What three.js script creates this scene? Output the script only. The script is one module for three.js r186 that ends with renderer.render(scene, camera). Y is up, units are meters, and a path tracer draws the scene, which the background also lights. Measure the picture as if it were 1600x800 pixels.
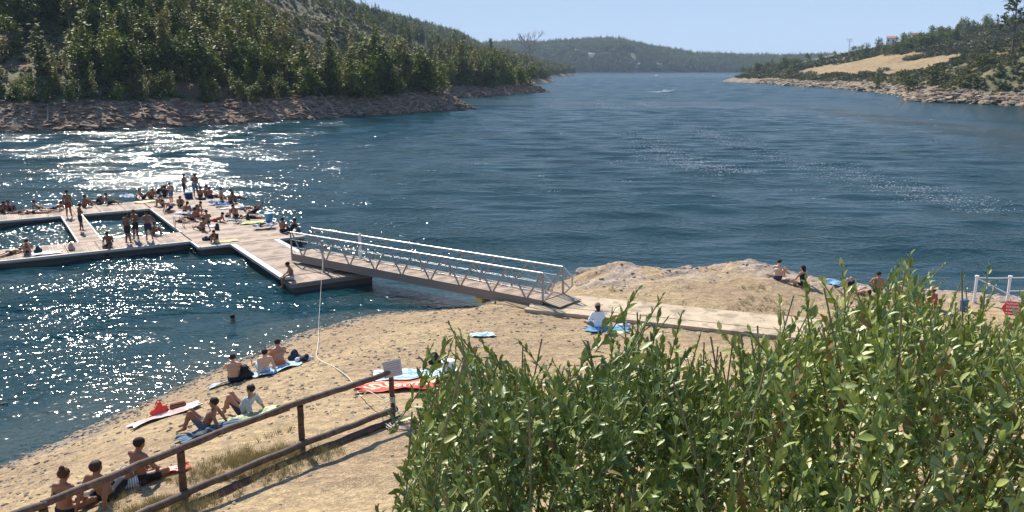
import * as THREE from 'three';
import { mergeGeometries } from 'three/addons/utils/BufferGeometryUtils.js';

// ------------------------------------------------------------------ camera, sky, sun, exposure
const scene = new THREE.Scene();
const camera = new THREE.PerspectiveCamera(34.1, 2, 0.1, 9000);
camera.position.set(0, 10, 0);
camera.rotation.set(-0.2223, 0, 0);
const renderer = new THREE.WebGLRenderer({ antialias: true });
renderer.toneMapping = THREE.LinearToneMapping;
renderer.toneMappingExposure = 1.58;
renderer.shadowMap.enabled = true;
{
  const W = 256, H = 256, d = new Float32Array(W * H * 4);
  for (let j = 0; j < H; j++) {
    const el = ((j + 0.5) / H - 0.5) * Math.PI, s = Math.max(0, Math.sin(el));
    const t = Math.pow(s, 0.5);
    const hz = [0.42, 0.53, 0.665], zn = [0.045, 0.15, 0.39];
    for (let i = 0; i < W; i++) {
      const o = (j * W + i) * 4;
      for (let c = 0; c < 3; c++) d[o + c] = hz[c] + (zn[c] - hz[c]) * t;
      d[o + 3] = 1;
    }
  }
  const sky = new THREE.DataTexture(d, W, H, THREE.RGBAFormat, THREE.FloatType);
  sky.mapping = THREE.EquirectangularReflectionMapping;
  sky.magFilter = THREE.LinearFilter; sky.needsUpdate = true;
  scene.background = sky; scene.environment = sky;
}
const sun = new THREE.DirectionalLight(new THREE.Color(1, 0.93, 0.82), 5);
sun.position.set(-73, 134, -129); sun.target.position.set(0, 0, 0);
sun.castShadow = true; sun.shadow.mapSize.set(4096, 4096);
Object.assign(sun.shadow.camera, { left: -150, right: 150, top: 150, bottom: -150, near: 1, far: 900 });
scene.add(sun, sun.target);
scene.fog = new THREE.FogExp2(0xbfd4ea, 0.00014);

// ------------------------------------------------------------------ helpers
function rngOf(seed) { let s = seed | 0; return () => { s = (s + 0x6d2b79f5) | 0; let t = Math.imul(s ^ (s >>> 15), 1 | s); t = (t + Math.imul(t ^ (t >>> 7), 61 | t)) ^ t; return ((t ^ (t >>> 14)) >>> 0) / 4294967296; }; }
const rnd = rngOf(7), R = (a, b) => a + (b - a) * rnd();
const { clamp, lerp, smoothstep: sstep } = THREE.MathUtils;
const V = (x, y, z) => new THREE.Vector3(x, y, z);
function hash2(i, j, s = 0) { let h = Math.imul(i, 374761393) ^ Math.imul(j, 668265263) ^ Math.imul(s + 11, 974634777); h = Math.imul(h ^ (h >>> 13), 1274126177); return ((h ^ (h >>> 16)) >>> 0) / 4294967296; }
function noise2(x, y, s = 0, wrap = 0) {
  const i = Math.floor(x), j = Math.floor(y); let u = x - i, v = y - j; u = u * u * (3 - 2 * u); v = v * v * (3 - 2 * v);
  const m = wrap ? (k) => ((k % wrap) + wrap) % wrap : (k) => k;
  const a = hash2(m(i), m(j), s), b = hash2(m(i + 1), m(j), s), c = hash2(m(i), m(j + 1), s), d = hash2(m(i + 1), m(j + 1), s);
  return a + (b - a) * u + (c - a + (a - b - c + d) * u) * v;
}
function fbm(x, y, o = 4, s = 0, wrap = 0) { let t = 0, a = 0.5, n = 0; for (let k = 0; k < o; k++) { t += a * noise2(x, y, s + k, wrap); n += a; a *= 0.5; x *= 2; y *= 2; wrap *= 2; } return t / n; }
const taken = new Map();
function numbered(name) { const n = taken.get(name) ?? 0; taken.set(name, n + 1); return n ? name + '_' + String(n).padStart(3, '0') : name; }
function shade(o) { o.traverse((m) => { if (m.isMesh) { m.castShadow = true; m.receiveShadow = true; } }); return o; }
function tag(o, label, category, group, kind) {
  if (label) o.userData.label = label; if (category) o.userData.category = category;
  if (group) o.userData.group = group; if (kind) o.userData.kind = kind; return o;
}
function top(o, name) { o.name = numbered(name); scene.add(o); return shade(o); }
function thing(name, label, category, pos = [0, 0, 0], turn = 0, group) {
  const o = new THREE.Group(); o.name = numbered(name); o.position.set(...pos); o.rotation.y = turn; scene.add(o); return tag(o, label, category, group);
}
function part(name, geo, mat, parent) { const m = new THREE.Mesh(geo, mat); m.name = name; m.castShadow = m.receiveShadow = true; parent.add(m); return m; }
function single(name, geo, mat, label, category, group, kind) { const m = new THREE.Mesh(geo, mat); return tag(top(m, name), label, category, group, kind); }
function structure(name, geo, mat, label) { const m = new THREE.Mesh(geo, mat); top(m, name); m.userData.kind = 'structure'; m.userData.label = label; return m; }
const lin = (r, g, b) => new THREE.Color().setRGB(r, g, b);
function std(c, rough = 0.85, more = {}) { return new THREE.MeshStandardMaterial({ color: Array.isArray(c) ? lin(...c) : c, roughness: rough, ...more }); }
function phys(c, rough, more = {}) { return new THREE.MeshPhysicalMaterial({ color: Array.isArray(c) ? lin(...c) : c, roughness: rough, ...more }); }
function box(w, h, d, x = 0, y = 0, z = 0, ry = 0) { const g = new THREE.BoxGeometry(w, h, d); if (ry) g.rotateY(ry); g.translate(x, y, z); return g; }
// bar with bevel-free rectangular section between two points
function bar(a, b, w, h, up = V(0, 1, 0)) {
  const d = b.clone().sub(a), L = d.length(); const g = new THREE.BoxGeometry(w, h, L);
  const m = new THREE.Matrix4(); const z = d.normalize(), x = new THREE.Vector3().crossVectors(up, z).normalize(), y = new THREE.Vector3().crossVectors(z, x);
  m.makeBasis(x, y, z); m.setPosition(a.clone().add(b).multiplyScalar(0.5)); return g.applyMatrix4(m);
}
function rod(a, b, r0, r1 = r0, seg = 8, open = false) {
  const d = b.clone().sub(a), L = d.length(); const g = new THREE.CylinderGeometry(r1, r0, L, seg, 1, open);
  g.applyQuaternion(new THREE.Quaternion().setFromUnitVectors(V(0, 1, 0), d.normalize())); const c = a.clone().add(b).multiplyScalar(0.5); g.translate(c.x, c.y, c.z); return g;
}
function tube(pts, r, seg = 40, rad = 6) { return new THREE.TubeGeometry(new THREE.CatmullRomCurve3(pts), seg, r, rad, false); }
function dataTex(n, fn, srgb = true, rep = 1) {
  const d = new Uint8Array(n * n * 4);
  for (let j = 0; j < n; j++) for (let i = 0; i < n; i++) { const c = fn(i / n, j / n), o = (j * n + i) * 4; for (let k = 0; k < 3; k++) d[o + k] = clamp(Math.round(c[k] * 255), 0, 255); d[o + 3] = 255; }
  const t = new THREE.DataTexture(d, n, n); t.wrapS = t.wrapT = THREE.RepeatWrapping; t.magFilter = THREE.LinearFilter; t.repeat.set(rep, rep);
  if (srgb) t.colorSpace = THREE.SRGBColorSpace; t.needsUpdate = true; return t;
}
function canvasTex(w, h, draw) { const c = document.createElement('canvas'); c.width = w; c.height = h; draw(c.getContext('2d'), w, h); const t = new THREE.CanvasTexture(c); t.colorSpace = THREE.SRGBColorSpace; t.anisotropy = 8; return t; }
// height-field sheet; f(x,z) -> height, col(x,z,h) -> [r,g,b] linear, uv in metres
function sheet(x0, x1, z0, z1, nx, nz, f, col, keep) {
  const p = new Float32Array((nx + 1) * (nz + 1) * 3), c = col && new Float32Array(p.length), uv = new Float32Array((nx + 1) * (nz + 1) * 2), idx = [];
  for (let j = 0, k = 0; j <= nz; j++) for (let i = 0; i <= nx; i++, k++) {
    const x = lerp(x0, x1, i / nx), z = lerp(z0, z1, j / nz), h = f(x, z);
    p.set([x, h, z], k * 3); uv.set([x, -z], k * 2); if (col) c.set(col(x, z, h), k * 3);
  }
  for (let j = 0; j < nz; j++) for (let i = 0; i < nx; i++) {
    const a = j * (nx + 1) + i, b = a + 1, d = a + nx + 1, e = d + 1;
    if (keep && !keep(p[a * 3], p[a * 3 + 2], p[a * 3 + 1], p[e * 3 + 1])) continue;
    idx.push(a, d, b, b, d, e);
  }
  const g = new THREE.BufferGeometry(); g.setAttribute('position', new THREE.BufferAttribute(p, 3)); g.setAttribute('uv', new THREE.BufferAttribute(uv, 2));
  if (col) g.setAttribute('color', new THREE.BufferAttribute(c, 3)); g.setIndex(idx); g.computeVertexNormals();
  if (g.attributes.normal.array[1] < 0) { g.setIndex(idx.map((_, i) => idx[i - (i % 3) + [0, 2, 1][i % 3]])); g.computeVertexNormals(); }
  return g;
}
function segDist(px, pz, a, b) { const dx = b[0] - a[0], dz = b[1] - a[1], t = clamp(((px - a[0]) * dx + (pz - a[1]) * dz) / (dx * dx + dz * dz), 0, 1), ex = px - a[0] - dx * t, ez = pz - a[1] - dz * t; return Math.hypot(ex, ez); }
// signed distance to a closed polygon: positive inside
function inland(poly) { return (x, z) => { let d = 1e9, inside = false; for (let i = 0, j = poly.length - 1; i < poly.length; j = i++) { const a = poly[i], b = poly[j]; d = Math.min(d, segDist(x, z, a, b)); if ((a[1] > z) !== (b[1] > z) && x < ((b[0] - a[0]) * (z - a[1])) / (b[1] - a[1]) + a[0]) inside = !inside; } return inside ? d : -d; }; }
function instances(name, geo, mat, list, label, category) { // list: [Matrix4, Color?]
  const m = new THREE.InstancedMesh(geo, mat, list.length);
  list.forEach(([mx, c], i) => { m.setMatrixAt(i, mx); if (c) m.setColorAt(i, c); });
  top(m, name); return tag(m, label, category, null, 'stuff');
}
const dummy = new THREE.Object3D();
function mx(x, y, z, s = 1, ry = 0, rx = 0, rz = 0, sy = s, sz = s) { dummy.position.set(x, y, z); dummy.rotation.set(rx, ry, rz, 'YXZ'); dummy.scale.set(s, sy, sz); dummy.updateMatrix(); return dummy.matrix.clone(); }
function rockGeo(seed, detail = 1, flat = 0.7) {
  const r = rngOf(seed), g = new THREE.IcosahedronGeometry(1, detail), p = g.attributes.position, o = [r() * 9, r() * 9];
  for (let i = 0; i < p.count; i++) { const v = V().fromBufferAttribute(p, i); const n = 0.62 + 0.75 * noise2(v.x * 1.3 + o[0] + v.z, v.y * 1.3 + o[1] - v.z * 0.6, seed); v.multiplyScalar(n); v.y *= flat; p.setXYZ(i, v.x, v.y, v.z); }
  g.computeVertexNormals(); return g;
}
// ------------------------------------------------------------------ near shore: a thin-plate surface through surveyed heights
const shoreLine = [[-17, -6], [-15.2, -12], [-13.3, -20], [-12.3, -21.2], [-11.4, -23.4], [-9.9, -27.1], [-7.9, -30.8], [-5.3, -33.4], [-3, -33.95], [-1.1, -34.5], [1.2, -36.6], [2.75, -38.9], [5, -40.2], [7.7, -39.8], [11, -40.3], [13.6, -38.6], [15.3, -37.4], [18.5, -36], [22, -34.6], [28, -31.5], [36, -26], [46, -17], [60, -4]];
const ctrl = [];
shoreLine.forEach(([x, z], i) => {
  const a = shoreLine[Math.max(0, i - 1)], b = shoreLine[Math.min(shoreLine.length - 1, i + 1)], L = Math.hypot(b[0] - a[0], b[1] - a[1]);
  const nx = (b[1] - a[1]) / L, nz = -(b[0] - a[0]) / L; // left of travel = towards the lake
  ctrl.push([x, z, 0]);
  if (i % 2 === 0) { ctrl.push([x + nx * 4, z + nz * 4, -0.75]); ctrl.push([x + nx * 11, z + nz * 11, -2.1]); }
  if (i % 4 === 0) ctrl.push([x + nx * 26, z + nz * 26, -4.2]);
});
ctrl.push([-2.8, -18.3, 1.98], [-4.45, -16.3, 2.08], [-6.0, -13.9, 2.2], [-7.6, -11.4, 2.3], [-9.4, -16, 1.3], [-7.6, -19.4, 1.35], [-9, -23.8, 0.55], [-7.1, -26.4, 0.62], [-4.4, -26.5, 1.05], [-5, -22.5, 1.35], [-3.1, -21.2, 1.6], [-1.2, -31.5, 0.8], [-2.5, -28.5, 0.95],
  [1.2, -30.8, 0.92], [2.2, -32.3, 0.92], [6.1, -28.3, 0.9], [6.1, -30.9, 0.93], [10, -29.6, 0.93], [8.4, -26.9, 0.88], [13.6, -28.3, 0.95], [12.5, -24.5, 0.98], [20, -25, 1.0], [2.9, -28.2, 1.0], [2, -24, 1.3], [6, -22, 1.35], [12, -19, 1.5], [22, -17, 1.7], [0, -17, 2.1], [4, -16, 2.2], [10, -13, 2.8], [20, -10, 3.4], [-1, -13, 2.5],
  [4.6, -37.6, 1.18], [7.5, -37, 0.92], [11, -37.6, 1.2], [13, -36.1, 0.95], [14.6, -35.1, 0.85], [18, -33.6, 0.85], [21.5, -32.2, 0.85], [5, -34.6, 0.98], [9, -34.2, 1.0], [12, -33, 1.0], [16.5, -30.6, 1.0],
  [-3, -10, 3.7], [3, -10, 3.8], [-3, -6, 5.6], [3, -6, 5.8], [-3, -3, 7.25], [3, -3, 7.35], [-3, 0, 8.3], [3, 0, 8.3], [-9, -6, 4.1], [-10, 0, 6.2], [10, -6, 5.6], [10, 0, 8], [-12, 4, 7], [0, 4, 8.6], [14, 4, 8.6], [30, 4, 7], [30, -10, 3], [45, 0, 3.5]);
const landBase = (() => {
  const n = ctrl.length, N = n + 3, A = [], phi = (r2) => (r2 > 0 ? 0.5 * r2 * Math.log(r2) : 0);
  for (let i = 0; i < N; i++) A.push(new Float64Array(N + 1));
  for (let i = 0; i < n; i++) {
    for (let j = 0; j < n; j++) A[i][j] = phi((ctrl[i][0] - ctrl[j][0]) ** 2 + (ctrl[i][1] - ctrl[j][1]) ** 2) + (i === j ? 0.6 : 0);
    A[i][n] = A[n][i] = 1; A[i][n + 1] = A[n + 1][i] = ctrl[i][0]; A[i][n + 2] = A[n + 2][i] = ctrl[i][1]; A[i][N] = ctrl[i][2];
  }
  for (let c = 0; c < N; c++) { let p = c; for (let r = c + 1; r < N; r++) if (Math.abs(A[r][c]) > Math.abs(A[p][c])) p = r; [A[c], A[p]] = [A[p], A[c]]; for (let r = 0; r < N; r++) if (r !== c) { const f = A[r][c] / A[c][c]; if (f) for (let k = c; k <= N; k++) A[r][k] -= f * A[c][k]; } }
  const w = A.map((r, i) => r[N] / r[i]);
  return (x, z) => { let s = w[n] + w[n + 1] * x + w[n + 2] * z; for (let i = 0; i < n; i++) s += w[i] * phi((x - ctrl[i][0]) ** 2 + (z - ctrl[i][1]) ** 2); return s; };
})();
const shorePoly = [...shoreLine, [60, 40], [-40, 40], [-24, 6]];
const shoreIn = inland(shorePoly);
// the concrete path: centre line and half width
const pathLine = [[0.9, -31.75], [3.2, -30.9], [9.2, -28.6], [13, -27.1], [18, -25], [30, -19.5], [44, -11]];
const pathDist = (x, z) => { let d = 1e9; for (let i = 0; i + 1 < pathLine.length; i++) d = Math.min(d, segDist(x, z, pathLine[i], pathLine[i + 1])); return d; };
function rockiness(x, z) { const s = shoreIn(x, z); if (x < 1 || s < -3) return 0; return sstep(x, 1.5, 4) * (1 - sstep(s, 3.2, 6)) * sstep(pathDist(x, z), 1.8, 3) ; }
function landH(x, z) {
  let h = landBase(x, z);
  const pd = pathDist(x, z), away = sstep(pd, 1.3, 2.4);
  h += (fbm(x * 0.9, z * 0.9, 3, 5) - 0.5) * 0.12 * away + (fbm(x * 4.3, z * 4.3, 3, 9) - 0.5) * 0.05 * away;
  { const py = 0.9 + 0.05 * clamp(x / 44, 0, 1) - (pd > 1.3 ? 0.04 : 0); h = lerp(py, h, sstep(pd, 1.35, 2.6)); }
  const r = rockiness(x, z);
  if (r > 0) { // bedded slabs of rock: stepped along a tilted direction
    const t = x * 0.5 + z * 1.1 + 1.6 * fbm(x * 0.35, z * 0.35, 3, 21), st = t * 1.7, fl = Math.floor(st), q = st - fl;
    h += r * (0.16 * (hash2(fl, 3, 4) - 0.3) * (1 - Math.pow(q, 4)) + 0.34 * (fbm(x * 1.3, z * 1.3, 4, 31) - 0.5));
  }
  return Math.max(h, -4.4);
}
const noiseTex = dataTex(512, (u, v) => { const a = fbm(u * 16, v * 16, 5, 2, 16), b = fbm(u * 64, v * 64, 3, 8, 64), g = hash2(Math.floor(u * 512), Math.floor(v * 512), 6); const t = 0.62 + 0.34 * a + 0.3 * (b - 0.5) + 0.16 * (g - 0.5); return [t, t * 0.99, t * 0.975]; });
noiseTex.repeat.set(0.4, 0.4);
const grainBump = dataTex(512, (u, v) => { const a = fbm(u * 32, v * 32, 4, 12, 32), b = noise2(u * 170, v * 170, 15, 170); const t = 0.6 * a + 0.4 * b; return [t, t, t]; }, false, 0.4);
{
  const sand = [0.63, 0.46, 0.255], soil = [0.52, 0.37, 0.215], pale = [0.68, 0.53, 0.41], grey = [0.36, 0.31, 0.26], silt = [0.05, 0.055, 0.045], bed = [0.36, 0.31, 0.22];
  const mix = (a, b, t) => a.map((v, i) => v + (b[i] - v) * t);
  const col = (x, z, h) => {
    let c = mix(sand, soil, sstep(fbm(x * 0.33, z * 0.33, 4, 41), 0.4, 0.66));
    const r = rockiness(x, z); if (r > 0.05) c = mix(c, mix(pale, grey, sstep(fbm(x * 2.1 + z, z * 2.1, 4, 51), 0.5, 0.75)), r * sstep(fbm(x * 0.8, z * 0.8, 3, 53), 0.3, 0.5));
    if (h < 0.25) c = mix(c, grey, 0.85 * sstep(fbm(x * 3, z * 3, 3, 61) + 0.25 - Math.max(0, h) * 1.6, 0.35, 0.5) * (1 - sstep(Math.abs(h - 0.02), 0.1, 0.22)));
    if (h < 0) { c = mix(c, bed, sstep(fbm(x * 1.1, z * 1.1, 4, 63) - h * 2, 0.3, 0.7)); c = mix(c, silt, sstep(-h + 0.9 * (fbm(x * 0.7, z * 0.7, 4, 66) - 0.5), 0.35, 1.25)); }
    return c;
  };
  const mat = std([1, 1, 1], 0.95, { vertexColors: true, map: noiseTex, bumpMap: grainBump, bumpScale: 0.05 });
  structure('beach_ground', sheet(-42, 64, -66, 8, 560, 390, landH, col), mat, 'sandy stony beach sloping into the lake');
  const far = structure('lake_bed', new THREE.PlaneGeometry(6000, 6000).rotateX(-Math.PI / 2).translate(0, -4.6, -2500), std([0.03, 0.035, 0.03], 1), 'dark lake bed under the water');
}
// outlines of the far shores, closed behind the hills
const leftShore = [[-150, -95], [-120, -112], [-100, -122], [-80.4, -132.2], [-68, -137.7], [-55.7, -146.8], [-47.1, -155.4], [-38.4, -169.2], [-22.8, -188.2], [-9.5, -208.8], [-13, -222], [-26, -250], [-24, -275], [-12, -292], [2, -320], [16.2, -358.7], [10, -385], [4, -440], [14, -520], [31, -594], [24, -660], [40, -800], [90, -1140], [70, -1300], [-500, -1400], [-700, -60]];
const rightShore = [[147, -594], [156, -546], [152, -480], [155, -413], [143, -316.7], [128, -275], [120, -256.5], [134.5, -222.6], [152, -200], [230, -150], [500, -120], [700, -900], [260, -900], [175, -690]];
const leftIn = inland(leftShore), rightIn = inland(rightShore);
// ------------------------------------------------------------------ water: wind ripples in a normal map, longer waves in the mesh
{
  const n = 1024, T = 26, sx = new Float32Array(n * n), sz = new Float32Array(n * n), r = rngOf(91);
  const waves = [];
  for (let k = 0; k < 190; k++) {
    const lam = 0.11 * Math.pow(8, Math.pow(r(), 1.2)), dir = 1.65 + (r() + r() + r() - 1.5) * 1.2, K = T / lam;
    const kx = Math.round(K * Math.cos(dir)), kz = Math.round(K * Math.sin(dir)); if (!kx && !kz) continue;
    waves.push([kx, kz, r() * 6.283, 0.0175]);
  }
  const S = new Float32Array(n); for (let i = 0; i < n; i++) S[i] = Math.cos((i / n) * 2 * Math.PI);
  for (const [kx, kz, ph, sl] of waves) {
    const L = Math.hypot(kx, kz), ax = (sl * kx) / L, az = (sl * kz) / L, po = Math.floor((ph / 6.2832) * n);
    for (let j = 0; j < n; j++) { let q = (((kz * j + po) % n) + n) % n; const step = ((kx % n) + n) % n; for (let i = 0; i < n; i++) { const c = S[q]; sx[j * n + i] += ax * c; sz[j * n + i] += az * c; q += step; if (q >= n) q -= n; } }
  }
  const d = new Float32Array(n * n * 4);
  let rms = 0;
  for (let j = 0; j < n; j++) for (let i = 0; i < n; i++) {
    const k = j * n + i, g = 0.3 + 1.3 * sstep(fbm((i / n) * 4, (j / n) * 4, 3, 77, 4), 0.25, 0.75); let a = -sx[k] * g, b = -sz[k] * g; rms += a * a + b * b;
    const L = 1 / Math.hypot(a, b, 1); d.set([a * L * 0.5 + 0.5, b * L * 0.5 + 0.5, L * 0.5 + 0.5, 1], k * 4);
  }
  const nm = new THREE.DataTexture(d, n, n, THREE.RGBAFormat, THREE.FloatType); nm.wrapS = nm.wrapT = THREE.RepeatWrapping; nm.magFilter = THREE.LinearFilter; nm.repeat.set(1 / T, 1 / T); nm.needsUpdate = true;
  console.log('wave slope rms', Math.sqrt(rms / n / n));
  const mat = phys([0.003, 0.052, 0.064], 0.09, { ior: 1.38, normalMap: nm, normalScale: new THREE.Vector2(0.9, 0.9), transparent: true, opacity: 0.62 });
  const big = []; for (let k = 0; k < 34; k++) { const lam = 1.25 * Math.pow(6, Math.pow(r(), 1.5)), dir = 1.62 + (r() + r() - 1) * 0.62; big.push([Math.cos(dir) * 6.283 / lam, Math.sin(dir) * 6.283 / lam, r() * 6.28, (0.034 * lam) / 6.283]); }
  const X0 = -120, X1 = 80, Z0 = -230, Z1 = 6;
  const f = (x, z) => { const e = sstep(Math.min(x - X0, X1 - x, z - Z0, Z1 - z), 0, 30) * (0.25 + 0.75 * sstep(-shoreIn(x, z), 0, 9)); let h = 0; for (const [a, b, p, A] of big) h += A * Math.sin(a * x + b * z + p); return h * e + wake(x, z) * sstep(Math.min(X1 - x, z - Z0), 0, 20); };
  // boat wakes: trains of short waves along the tracks
  const wakes = [[[63.0, -332.3], [40.6, -256.6], [33.6, -222.6], [32.0, -169.2], [30.3, -128.4], [30.7, -105.8], [32.0, -85.1], [32.9, -71.1], [34.6, -58.7]], [[28.4, -289.6], [23.7, -202.5], [19.0, -134.9], [17.8, -105.8], [18.5, -91.0], [21.5, -79.9]]];
  const wake = (x, z) => { let h = 0; for (const w of wakes) { let d = 1e9; for (let i = 0; i + 1 < w.length; i++) d = Math.min(d, segDist(x, z, w[i], w[i + 1])); if (d < 14) h += 0.03 * Math.exp(-((d / 5) ** 2)) * Math.cos(d * 2.1) * (0.5 + noise2(x * 0.15, z * 0.15, 5)); } return h; };
  const ZM = -122, near = mergeGeometries([sheet(X0, X1, ZM, Z1, 330, 450, f, null), sheet(X0, X1, Z0, ZM, 330, 200, f, null)]);
  const swell = []; for (let k = 0; k < 16; k++) { const lam = 5 * Math.pow(4, r()), dir = 1.9 + (r() - 0.5) * 1.2; swell.push([Math.cos(dir) * 6.283 / lam, Math.sin(dir) * 6.283 / lam, r() * 6.28, 0.011 * lam * 0.5]); }
  const fs = (x, z) => { const e = sstep(Math.min(x + 190, 330 - x, z + 900, Z0 - z), 0, 40); let h = 0; for (const [a, b, p, A] of swell) h += A * Math.sin(a * x + b * z + p); return h * e; };
  const farMat = mat.clone(); farMat.roughness = 0.24; farMat.normalScale.set(0.35, 0.35);
  const mid = sheet(-190, 330, -900, Z0, 220, 330, fs, null);
  const ring = [[-3000, 3000, -4200, -900], [-3000, -190, -900, Z0], [330, 3000, -900, Z0], [-3000, X0, Z0, Z1], [X1, 3000, Z0, Z1]].map(([a, b, c, e]) => sheet(a, b, c, e, 6, 6, () => 0, null));
  // flecks of foam: along the wakes, and scattered whitecaps over the open lake
  const fl = [], fr = rngOf(191), fleck = new THREE.IcosahedronGeometry(1, 0);
  const drop = (x, z, s) => { const y = z > Z0 ? f(x, z) : fs(x, z); fl.push([mx(x, y + 0.012, z, s * (1 + fr()), fr() * 0.6, 0, 0, 0.02, s * (0.4 + 0.4 * fr()))]); };
  for (const w of wakes) for (let k = 0; k < 6000; k++) { const i = Math.floor(fr() * (w.length - 1)), t = fr(), o = (fr() + fr() + fr() - 1.5) * 3.6, a = w[i], b = w[i + 1], L = Math.hypot(b[0] - a[0], b[1] - a[1]), x = lerp(a[0], b[0], t) + ((b[1] - a[1]) / L) * o, z = lerp(a[1], b[1], t) - ((b[0] - a[0]) / L) * o; if (fbm(x * 0.09, z * 0.05, 3, 193) < 0.47) continue; drop(x, z, 0.03 + 0.06 * fr() * fr()); }
  for (let k = 0; k < 420; k++) { const z = -60 - 520 * fr(), x = z * (fr() * 1.1 - 0.55); if (leftIn(x, z) > -4 || rightIn(x, z) > -4) continue; for (let q = 0; q < 5; q++) drop(x + (fr() - 0.5) * 1.2, z + (fr() - 0.5) * 0.3, 0.025 + 0.05 * fr()); }
  instances('foam_flecks', fleck, std([0.5, 0.55, 0.58], 0.8), fl, 'flecks of foam in the boat wakes and on small whitecaps', 'foam');
  structure('open_water', mergeGeometries([mid, ...ring]), farMat, 'wind-roughened open water of the far lake');
  structure('lake_water', near, mat, 'rippled blue lake water with sun glints');
}
// ------------------------------------------------------------------ hills round the lake
const mixc = (a, b, t) => a.map((v, i) => v + (b[i] - v) * t);
function leftH(x, z) {
  const s = leftIn(x, z) + (fbm(x * 0.12, z * 0.12, 3, 71) - 0.5) * 5; if (s < 0) return Math.max(-4, s * 1.6);
  const bankW = 8, bankH = lerp(4.0, 3.0, sstep(-z, 180, 330));
  const k = lerp(0.38, 0.29, sstep(x, -75, -30)) * lerp(1, 0.8, sstep(-z, 380, 700));
  let h = s < bankW ? bankH * Math.pow(s / bankW, 0.85) : bankH + (s - bankW) * k;
  h += sstep(s, 6, 60) * (fbm(x * 0.018, z * 0.018, 4, 75) - 0.5) * 14 + (fbm(x * 0.25, z * 0.25, 3, 76) - 0.5) * 0.9 * sstep(s, 0, 3);
  const cap = 74; return h < cap * 0.7 ? h : cap * (0.7 + 0.3 * (1 - Math.exp(-(h / cap - 0.7) / 0.3)));
}
function rightH(x, z) {
  const s = rightIn(x, z) + (fbm(x * 0.1, z * 0.1, 3, 81) - 0.5) * 7; if (s < 0) return Math.max(-4, s * 1.6);
  let h = s < 7 ? 2.6 * Math.pow(s / 7, 0.7) : 2.6 + (s - 7) * lerp(0.48, 0.21, sstep(-z, 270, 420));
  h += sstep(s, 6, 50) * (fbm(x * 0.02, z * 0.02, 3, 85) - 0.5) * 9 + (fbm(x * 0.22, z * 0.22, 3, 86) - 0.5) * 0.8 * sstep(s, 0, 3);
  return h < 36 ? h : 36 + (h - 36) * 0.6;
}
function farH(x, z) {
  const d = -z - 1712 + 60 * (fbm(x * 0.004, 3, 3, 91) - 0.5); if (d < 0) return -4;
  const ridge = lerp(64, 34, sstep(x, 120, 620)) + 16 * Math.exp(-(((x - 250) / 90) ** 2)) - 8;
  return Math.max(0, ridge * (1 - Math.exp(-d / 110)) + (fbm(x * 0.008, z * 0.008, 4, 93) - 0.5) * 22 * sstep(d, 0, 120));
}
const isField = (x, z) => { const s = rightIn(x, z); return sstep(s, 20, 30) * (1 - sstep(s, 62, 78)) * sstep(-z, 375, 400) * (1 - sstep(-z, 560, 585)) > 0.5 && fbm(x * 0.05, z * 0.05, 3, 87) > 0.36; };
{
  const rock = [0.3, 0.19, 0.12], rock2 = [0.38, 0.27, 0.185], soil = [0.13, 0.12, 0.055], heath = [0.115, 0.13, 0.045], heath2 = [0.15, 0.15, 0.06], rust = [0.21, 0.1, 0.055], gold = [0.46, 0.32, 0.145];
  const lc = (x, z, h) => {
    const s = leftIn(x, z), n = fbm(x * 0.07, z * 0.07, 4, 101), m = fbm(x * 0.4, z * 0.4, 3, 103);
    let c = mixc(heath, heath2, sstep(m, 0.35, 0.65)); c = mixc(c, soil, sstep(n, 0.55, 0.7)); c = mixc(c, rust, 0.8 * sstep(fbm(x * 0.09, z * 0.09, 3, 107), 0.68, 0.74));
    if (h < -0.25) return [0.04, 0.045, 0.035]; return mixc(mixc(rock, rock2, sstep(m, 0.4, 0.6)), c, sstep(s + (m - 0.5) * 5, 6.5, 10));
  };
  const rc = (x, z, h) => {
    const s = rightIn(x, z), m = fbm(x * 0.35, z * 0.35, 3, 113), n = fbm(x * 0.06, z * 0.06, 3, 117);
    let c = mixc([0.13, 0.15, 0.05], [0.22, 0.19, 0.085], sstep(m, 0.35, 0.65)); c = mixc(c, [0.3, 0.17, 0.085], sstep(n, 0.56, 0.66) * 0.7);
    if (isField(x, z)) c = mixc(gold, [0.42, 0.3, 0.14], sstep(m, 0.4, 0.7));
    if (h < -0.25) return [0.04, 0.045, 0.035]; return mixc(mixc([0.42, 0.31, 0.21], [0.3, 0.22, 0.15], sstep(m, 0.4, 0.6)), c, sstep(s + (m - 0.5) * 5, 6, 9));
  };
  const fc = (x, z, h) => mixc([0.05, 0.065, 0.03], [0.26, 0.22, 0.13], sstep(fbm(x * 0.02, z * 0.02, 4, 119), 0.66, 0.74));
  const hillMat = std([1, 1, 1], 0.95, { vertexColors: true, map: (() => { const t = noiseTex.clone(); t.repeat.set(0.09, 0.09); return t; })() });
  structure('left_hill', sheet(-330, 45, -660, -92, 250, 380, leftH, lc, (x, z, a, b) => a > -3.9 || b > -3.9), hillMat, 'wooded hillside rising on the left shore');
  structure('left_headland', sheet(-330, 130, -1340, -660.5, 60, 90, leftH, lc, (x, z, a, b) => a > -3.9 || b > -3.9), hillMat, 'distant wooded headland on the left shore');
  structure('right_hill', sheet(100, 520, -860, -130, 190, 330, rightH, rc, (x, z, a, b) => a > -3.9 || b > -3.9), hillMat, 'scrubby hillside with dry field on the right shore');
  structure('far_hill', sheet(-500, 1500, -2500, -1640, 200, 90, farH, fc, (x, z, a, b) => a > -3.9 || b > -3.9), hillMat, 'hazy forested hills across the far end of the lake');
}
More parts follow.
